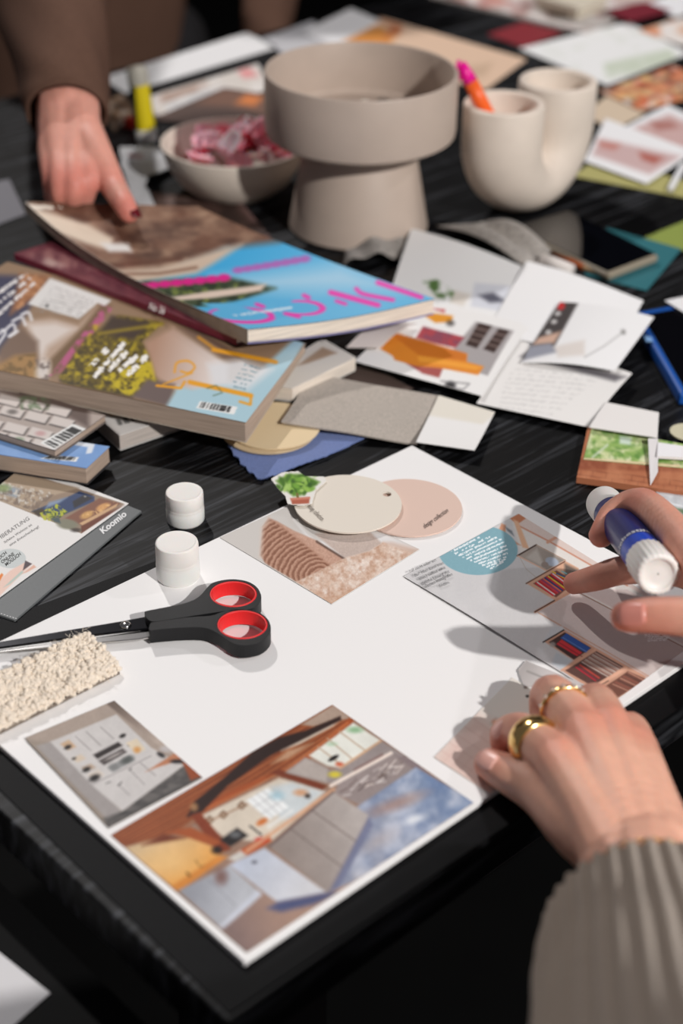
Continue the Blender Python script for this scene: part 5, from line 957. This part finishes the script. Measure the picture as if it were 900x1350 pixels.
# --- person near the camera: right hand with rings holding the clippings
H1 = empty('person', (*P(845, 1160, .05)[:2], 0)); tag(H1, 'person in a ribbed beige knit sweater, ringed hand resting on the board', 'person')
q = lambda x, y, z, r: (P(x, y, z), r)
wr = [q(822, 1152, .036, .0225), q(872, 1128, .034, .0225)]
thumb = [q(806, 1120, .032, .0195), q(760, 1086, .027, .0172), q(714, 1046, .0205, .0134), q(672, 1022, .0155, .0113), q(645, 1007, .0125, .0092)]
ind = [q(734, 1002, .038, .0135), q(690, 966, .0255, .0114), q(668, 966, .0145, .0096), q(664, 978, .0125, .0084)]
mid = [q(768, 966, .040, .014), q(729, 916, .0255, .0123), q(718, 935, .0145, .0098), q(722, 955, .0125, .0084)]
rin = [q(803, 960, .038, .0134), q(784, 925, .0245, .0116), q(772, 940, .014, .0096), q(770, 962, .0125, .0082)]
pin = [q(838, 985, .032, .0122), q(830, 960, .0205, .01), q(818, 972, .013, .0084), q(812, 988, .0118, .0074)]
arm = [q(848, 1140, .035, .0255), q(872, 1220, .045, .0285), q(905, 1330, .065, .033), q(960, 1500, .10, .038)]
ch = [thumb, ind, mid, rin, pin, arm, wr]
for f, wv in ((ind, 0), (mid, .3), (rin, .65), (pin, 1)):
    t = wr[0][0] * (1 - wv) + wr[1][0] * wv; mpt = f[0][0] * .5 + t * .5 + np.array([0, 0, .002]); ch.append([f[0], (mpt, .0152), (t, .0205)])
ch.append([(ind[0][0] * .55 + thumb[1][0] * .45 - np.array([0, 0, .006]), .0135), (thumb[0][0], .0175)]); ch.append([(ind[0][0] * .8 + thumb[2][0] * .2 - np.array([0, 0, .008]), .011), (thumb[1][0] * .6 + ind[0][0] * .4, .013)])
for a_, b_ in ((ind, mid), (mid, rin), (rin, pin)):
    ch.append([((a_[0][0] + b_[0][0]) / 2 - np.array([0, 0, .003]), .0118), ((a_[0][0] + b_[0][0]) / 2 * .6 + (wr[0][0] + wr[1][0]) / 2 * .4, .0155)])
tint = [(f[i][0], .015, RED, .55) for f in (ind, mid, rin, pin) for i in (1, 3)] + [(f[0][0] + np.array([0, 0, .012]), .02, (222, 146, 124), .6) for f in (ind, mid, rin, pin)] + [(thumb[4][0], .018, RED, .6), (thumb[3][0], .014, (214, 134, 114), .5), (wr[0][0], .05, (222, 164, 140), .5)]
body1 = flesh('body', ch, tint, H1, .0014, it=6)
snapnail(body1, (642, 1000), thumb[4][0] - thumb[3][0], .0056, .0068, (232, 176, 162))
snapnail(body1, (655, 962), np.array([-.5, .2, -.8]), .0048, .0055, (230, 170, 156))
ax1 = ind[1][0] - ind[0][0]; rc1 = ind[0][0] * .35 + ind[1][0] * .65
rg = tag(ringband('finger_ring', rc1, ax1, .0124, .0027, .0068, gold, None), 'wide domed gold ring on the index finger of the ringed hand', 'ring')
ax2 = mid[1][0] - mid[0][0]; rc2 = mid[0][0] * .42 + mid[1][0] * .58
tr = empty('finger_ring', rc2); tag(tr, 'thin gold ring with small stones on the middle finger', 'ring'); ringband('band', rc2, ax2, .0138, .0011, .0013, gold, tr)
qq = Vector(ax2).normalized().to_track_quat('Z', 'Y').to_matrix()
for i in range(7):
    best = None
    th = -1.2 + i * .4; u = nrm(np.cross(ax2, np.cross((0, -.35, 1), ax2))); v = nrm(np.cross(ax2, u)); p = rc2 + (u * math.cos(th) + v * math.sin(th)) * .015
    bm = bmesh.new(); bmesh.ops.create_icosphere(bm, subdivisions=1, radius=.0015); me = bpy.data.meshes.new('stone'); bm.to_mesh(me); bm.free(); me.transform(Matrix.Translation(Vector(p))); link('stone', me, mat('clear_stone', (240, 226, 214), rough=.08, spec=.8, metal=.6), tr)
# bracelet
ba = arm[1][0] - arm[0][0]; bc = arm[0][0] * .62 + arm[1][0] * .38; br = empty('bracelet', bc); tag(br, 'thin gold chain bracelet at the sweater cuff', 'bracelet')
u = nrm(np.cross(ba, (0, 0, 1))); v = nrm(np.cross(ba, u))
for i in range(52):
    th = 2 * math.pi * i / 52; p = bc + (u * math.cos(th) * .0315 + v * math.sin(th) * .0262); tv = nrm(-u * math.sin(th) * .0315 + v * math.cos(th) * .0262)
    ringband('chain_link', p, np.cross(tv, (u * math.cos(th) + v * math.sin(th)) if i % 2 else nrm(ba)), .0016, .0005, .0005, gold, br, 10)
knit = mat('beige_knit', (158, 143, 129), rough=.95, spec=.08, noise=.14, nscale=500, bump=.9, bscale=1100, sheen=.3)
sp = bez([P(862, 1206, .043), P(872, 1268, .05), P(895, 1380, .073), P(930, 1560, .12), P(1000, 1800, .2)], 8)
ribbed('sleeve', sp, [.0385 + .012 * min(1, i / 4) + .0006 * i for i in range(len(sp))], knit, H1, ribs=40, amp=.0017, wob=.0006)

# --- glue hand from the right
GF = PD(796, 664, 1.068); GN = PD(868, 758, .932); ga = nrm(GN - GF); GL = float(np.linalg.norm(GN - GF))
gl = empty('glue_stick', GF); tag(gl, 'blue-labelled white glue stick held between fingers at right', 'glue stick')
rg_ = .0145
wl = lambda n, pr, m: lathe(n, pr, GF, m, gl, 48, ga)
wl('end_cap', [(0, -.003), (.0102, -.003), (.0117, -.0012), (.012, .002), (.012, .024), (0, .024)], cap_m)
def glmat():
    m = bpy.data.materials.new('blue_label'); m.use_nodes = True; nt = m.node_tree; L = nt.links.new; tc = nt.nodes.new('ShaderNodeTexCoord'); dt = nt.nodes.new('ShaderNodeVectorMath'); dt.operation = 'DOT_PRODUCT'; dt.inputs[1].default_value = tuple(ga); L(tc.outputs['Object'], dt.inputs[0])
    mr = nt.nodes.new('ShaderNodeMapRange'); mr.inputs['From Min'].default_value = float(GF @ ga); mr.inputs['From Max'].default_value = float(GN @ ga); L(dt.outputs['Value'], mr.inputs['Value'])
    cr = nt.nodes.new('ShaderNodeValToRGB'); cr.color_ramp.interpolation = 'CONSTANT'; e = cr.color_ramp.elements; e[0].position = 0; e[0].color = (*alb((22, 40, 110)), 1); e[1].position = .69; e[1].color = (*alb((20, 74, 196)), 1)
    L(mr.outputs[0], cr.inputs[0]); b = nt.nodes['Principled BSDF']; L(cr.outputs[0], b.inputs['Base Color']); b.inputs['Roughness'].default_value = .3; return m
wl('label_tube', [(0, .022), (.0118, .022), (.0118, GL * .80), (0, GL * .80)], glmat())
n0 = GL * .80
# ribbed turning knob
def knob():
    V = []; Fc = []; n = 96; prof = [(.0122, n0), (.0126, n0 + .001), (.0126, GL - .002), (.0118, GL), (.0096, GL + .0002), (.0088, GL - .0012), (.0084, GL - .0016), (.004, GL - .0016), (.0005, GL - .0016)]; qm = Vector(ga).to_track_quat('Z', 'Y').to_matrix()
    for r, h in prof:
        for k in range(n): th = 2 * math.pi * k / n; rr_ = r * (1 + (.022 * math.cos(24 * th) if .0115 < r else 0)); V.append(Vector(GF) + qm @ Vector((rr_ * math.cos(th), rr_ * math.sin(th), h)))
    for i in range(len(prof) - 1):
        for k in range(n): Fc.append([i * n + k, i * n + (k + 1) % n, (i + 1) * n + (k + 1) % n, (i + 1) * n + k])
    Fc.append(list(range(n - 1, -1, -1)))
    mesh('turning_knob', V, Fc, cap_m, gl, True)
knob()
# lettering wrapped round the tube
def wraptext(s, h0, ht, mid_dir, span, col):
    cu = bpy.data.curves.new('type', 'FONT'); cu.body = s; cu.offset = .01; cu.resolution_u = 3; o = bpy.data.objects.new('type', cu); COL.objects.link(o); dg = bpy.context.evaluated_depsgraph_get(); me = bpy.data.meshes.new_from_object(o.evaluated_get(dg)); bpy.data.objects.remove(o)
    bm = bmesh.new(); bm.from_mesh(me); bmesh.ops.subdivide_edges(bm, edges=[e for e in bm.edges if e.calc_length() > .12], cuts=2); bm.to_mesh(me); bm.free()
    n = len(me.vertices); v = np.zeros(n * 3); me.vertices.foreach_get('co', v); v = v.reshape(-1, 3); x0, x1 = v[:, 0].min(), v[:, 0].max()
    e1 = nrm(np.asarray(mid_dir) - ga * (np.asarray(mid_dir) @ ga)); e2 = np.cross(ga, e1); th = -((v[:, 0] - x0) / (x1 - x0) - .5) * span; R_ = .01203
    nv = GF + e1 * (R_ * np.cos(th))[:, None] + e2 * (R_ * np.sin(th))[:, None] + ga * (h0 - v[:, 1] * ht)[:, None]
    me.vertices.foreach_set('co', nv.ravel()); me.update(); link('lettering', me, mat('ink_white', (236, 238, 244), rough=.4), gl)
wraptext('klebestift', GL * .685, .0065, CAM - GF, 2.3, None)
H2 = empty('person', (*P(1060, 790, .05)[:2], 0)); tag(H2, 'person reaching in from the right, holding a glue stick over the page', 'person')
g_ = lambda x, y, d, r: (PD(x, y, d), r)
ind2 = [g_(942, 772, .92, .0122), g_(908, 724, .945, .0114), g_(851, 666, 1.012, .0106), g_(812, 676, 1.028, .0095), g_(792, 706, 1.022, .0082)]
mid2 = [g_(955, 772, .955, .0118), g_(892, 752, .988, .0104), g_(826, 751, 1.012, .0098), g_(785, 762, 1.022, .0088), g_(757, 769, 1.042, .0076)]
thu2 = [g_(985, 818, .87, .0145), g_(920, 814, .872, .012), g_(866, 811, .878, .0106), g_(838, 812, .884, .0098), g_(824, 813, .888, .0087)]
palm = [g_(1050, 795, .90, .021), g_(995, 785, .90, .019)]; palm2 = [g_(1055, 805, .94, .019), g_(1000, 795, .935, .017)]; palm3 = [g_(1045, 818, .88, .017), g_(985, 818, .87, .0145)]
rin2 = [g_(990, 790, .96, .0125), g_(962, 810, .985, .0105), g_(958, 835, .965, .0092), g_(975, 838, .945, .0082)]; pin2 = [g_(1010, 810, .975, .0115), g_(992, 832, .99, .0098), g_(992, 852, .965, .0082), g_(1005, 848, .945, .0078)]
arm2 = [g_(1060, 805, .91, .025), g_(1190, 815, .90, .029), g_(1440, 815, .86, .035)]
ch2 = [ind2, mid2, thu2, palm, palm2, palm3, rin2, pin2, arm2, [ind2[0], palm[0]], [mid2[0], palm2[0]], [rin2[0], palm2[0]], [pin2[0], palm2[0]]]
tint2 = [(ind2[2][0], .016, RED, .65), (ind2[4][0], .016, RED, .6), (mid2[4][0], .018, RED, .65), (mid2[3][0], .012, (214, 134, 114), .5), (thu2[4][0], .018, RED, .6), (thu2[2][0], .014, (212, 130, 110), .6), (ind2[1][0], .02, (224, 156, 134), .6)]
body2 = flesh('body', ch2, tint2, H2, .0014, base=(222, 160, 138), it=5)
snapnail(body2, (833, 810), thu2[4][0] - thu2[2][0], .0066, .0082, (222, 146, 132))
ribbed('sleeve', bez([PD(1140, 810, .905), PD(1260, 814, .893), PD(1480, 815, .855)], 6), [.038] * 13, mat('light_knit', (190, 178, 164), rough=.95, spec=.08, noise=.12, nscale=500, bump=.6, bscale=1100), H2, ribs=36, seg=144, amp=.0012)

# --- person in the brown jacket at the back left
H3 = empty('person', (-.42, 2.55, -.75)); tag(H3, 'person in a brown jacket behind the table, gripping the blue magazine', 'person')
h_ = lambda x, y, d, r: (PD(x, y, d - .05), r)
i3 = [h_(117, 205, 1.49, .0125), h_(116, 236, 1.475, .0105), h_(112, 262, 1.485, .009), h_(106, 280, 1.50, .008)]
m3_ = [h_(97, 208, 1.488, .013), h_(98, 245, 1.47, .0108), h_(95, 270, 1.485, .0092), h_(92, 290, 1.50, .008)]
r3 = [h_(79, 206, 1.49, .0125), h_(80, 244, 1.472, .0105), h_(79, 268, 1.487, .009), h_(80, 288, 1.502, .008)]
p3_ = [h_(66, 200, 1.50, .0115), h_(68, 234, 1.482, .0092), h_(69, 256, 1.493, .008), h_(71, 272, 1.505, .007)]
t3_ = [h_(104, 160, 1.52, .019), h_(127, 200, 1.49, .0145), h_(150, 246, 1.475, .0118), (P(163, 268, .083), .0102), (P(170, 281, .0775), .009)]
w3 = [h_(78, 136, 1.525, .021), h_(102, 136, 1.525, .021)]
a3 = [h_(90, 140, 1.525, .026), h_(82, 90, 1.56, .029), h_(60, -40, 1.66, .034), h_(30, -220, 1.85, .04)]
ch3 = [i3, m3_, r3, p3_, t3_, w3, a3] + [[f[0], ((f[0][0] + w3[k][0]) / 2, .0165), w3[k]] for f, k in ((i3, 1), (m3_, 1), (r3, 0), (p3_, 0))]
ch3.append([(i3[0][0] * .6 + t3_[1][0] * .4, .013), t3_[0]])
for a_, b_ in ((i3, m3_), (m3_, r3), (r3, p3_)): ch3.append([((a_[0][0] + b_[0][0]) / 2, .0115), ((a_[0][0] + b_[0][0]) / 2 * .6 + w3[0][0] * .4, .015)])
tint3 = [(t3_[4][0], .022, (206, 104, 92), .6), (t3_[2][0], .02, (212, 120, 106), .5)] + [(f[1][0], .02, (210, 122, 108), .6) for f in (i3, m3_, r3, p3_)] + [(f[3][0], .02, RED, .5) for f in (i3, m3_, r3, p3_)]
body3 = flesh('body', ch3, tint3, H3, .0018, base=(220, 156, 138), it=5)
nail(t3_[4][0] + nrm([.75, -.3, .55]) * .0082, t3_[4][0] - t3_[3][0], (.7, -.5, .5), .006, .0075, (96, 14, 26), body3, .2)
jk = mat('brown_jacket', (96, 71, 59), rough=.9, spec=.1, noise=.12, nscale=300, bump=.4, bscale=900)
def cloth(name, chains, parent, m, voxel=.008, it=6, shape=None):
    o = flesh(name, chains, [], parent, voxel, it=it, shape=shape); o.data.materials.clear(); o.data.materials.append(m); return o
def folds(co):
    n = fbm(co[:, 0] * 9 + 3, co[:, 2] * 3 + co[:, 1] * 4, 5) - .5; c_ = co.mean(0); d = co - c_; d /= np.linalg.norm(d, axis=1)[:, None] + 1e-6; n2 = fbm(co[:, 0] * 26, co[:, 2] * 7 + co[:, 0] * 5, 9) - .5; return co + d * (n * .04 + n2 * .016)[:, None]
# hollow cuff sleeve
cs = bez([PD(88, 150, 1.472), PD(84, 108, 1.5), PD(70, 20, 1.565), PD(55, -60, 1.63), PD(30, -230, 1.81)], 6)
rows = [.036, .0375, .039] + [.040 + .0012 * i for i in range(len(cs) - 3)]
def sleeve3():
    V = []; Fc = []; n = 64; prev = None; pts = [Vector(p) for p in cs]; rws = []
    for i, p in enumerate(pts):
        t = (pts[min(i + 1, len(pts) - 1)] - pts[max(i - 1, 0)]).normalized(); prev = prev or t.orthogonal().normalized(); b = (prev - t * prev.dot(t)).normalized(); prev = b; rws.append((p, t, b, t.cross(b), rows[i]))
    p, t, b, s, r = rws[0]; rws = [(p + t * .05, t, b, s, r - .006), (p + t * .002, t, b, s, r - .004), (p - t * .001, t, b, s, r - .002)] + rws
    for i, (p, t, b, s, r) in enumerate(rws):
        for k in range(n): th = 2 * math.pi * k / n; rr_ = r * (1 + .05 * math.sin(2 * th + i * .35) + .03 * math.sin(5 * th - i * .8) * min(1, i / 6)); V.append(p + (s * math.cos(th) + b * math.sin(th)) * rr_)
    for i in range(len(rws) - 1):
        for k in range(n): Fc.append([i * n + k, i * n + (k + 1) % n, (i + 1) * n + (k + 1) % n, (i + 1) * n + k])
    Fc.append([(len(rws) - 1) * n + k for k in range(n)])
    mesh('jacket_sleeve', V, Fc, jk, H3, True)
sleeve3()
X = lambda x, z, y=2.5: np.array([x, y, z])
cloth('jacket', [[(X(-.52, .62, 2.42), .1), (X(-.44, .3, 2.44), .14), (X(-.43, .02, 2.46), .15), (X(-.43, -.18, 2.48), .16)], [(X(-.38, .62), .1), (X(-.36, .3, 2.46), .12), (X(-.355, .0, 2.46), .12), (X(-.37, -.18, 2.48), .12)], [(X(-.62, .55, 2.42), .1), (X(-.56, .3, 2.45), .11), (X(-.52, .0, 2.47), .12), (X(-.5, -.15, 2.48), .13)], [(PD(30, -220, 1.81), .06), (X(-.5, .6, 2.3), .09), (X(-.5, .62, 2.42), .1)], [(X(-.36, .68, 2.48), .09), (X(-.2, .62, 2.48), .07), (PD(392, -300, 2.46), .058), (PD(376, -120, 2.46), .05), (PD(354, 10, 2.44), .042), (PD(348, 80, 2.42), .04)]], H3, jk, .012, 8, folds)
cloth('trousers', [[(X(-.47, -.15, 2.5), .1), (X(-.48, -.45, 2.52), .075), (X(-.48, -.7, 2.54), .05)], [(X(-.31, -.15, 2.5), .1), (X(-.3, -.45, 2.52), .075), (X(-.3, -.7, 2.54), .05)]], H3, mat('dark_trousers', (30, 28, 30), rough=.9), .012, 4)
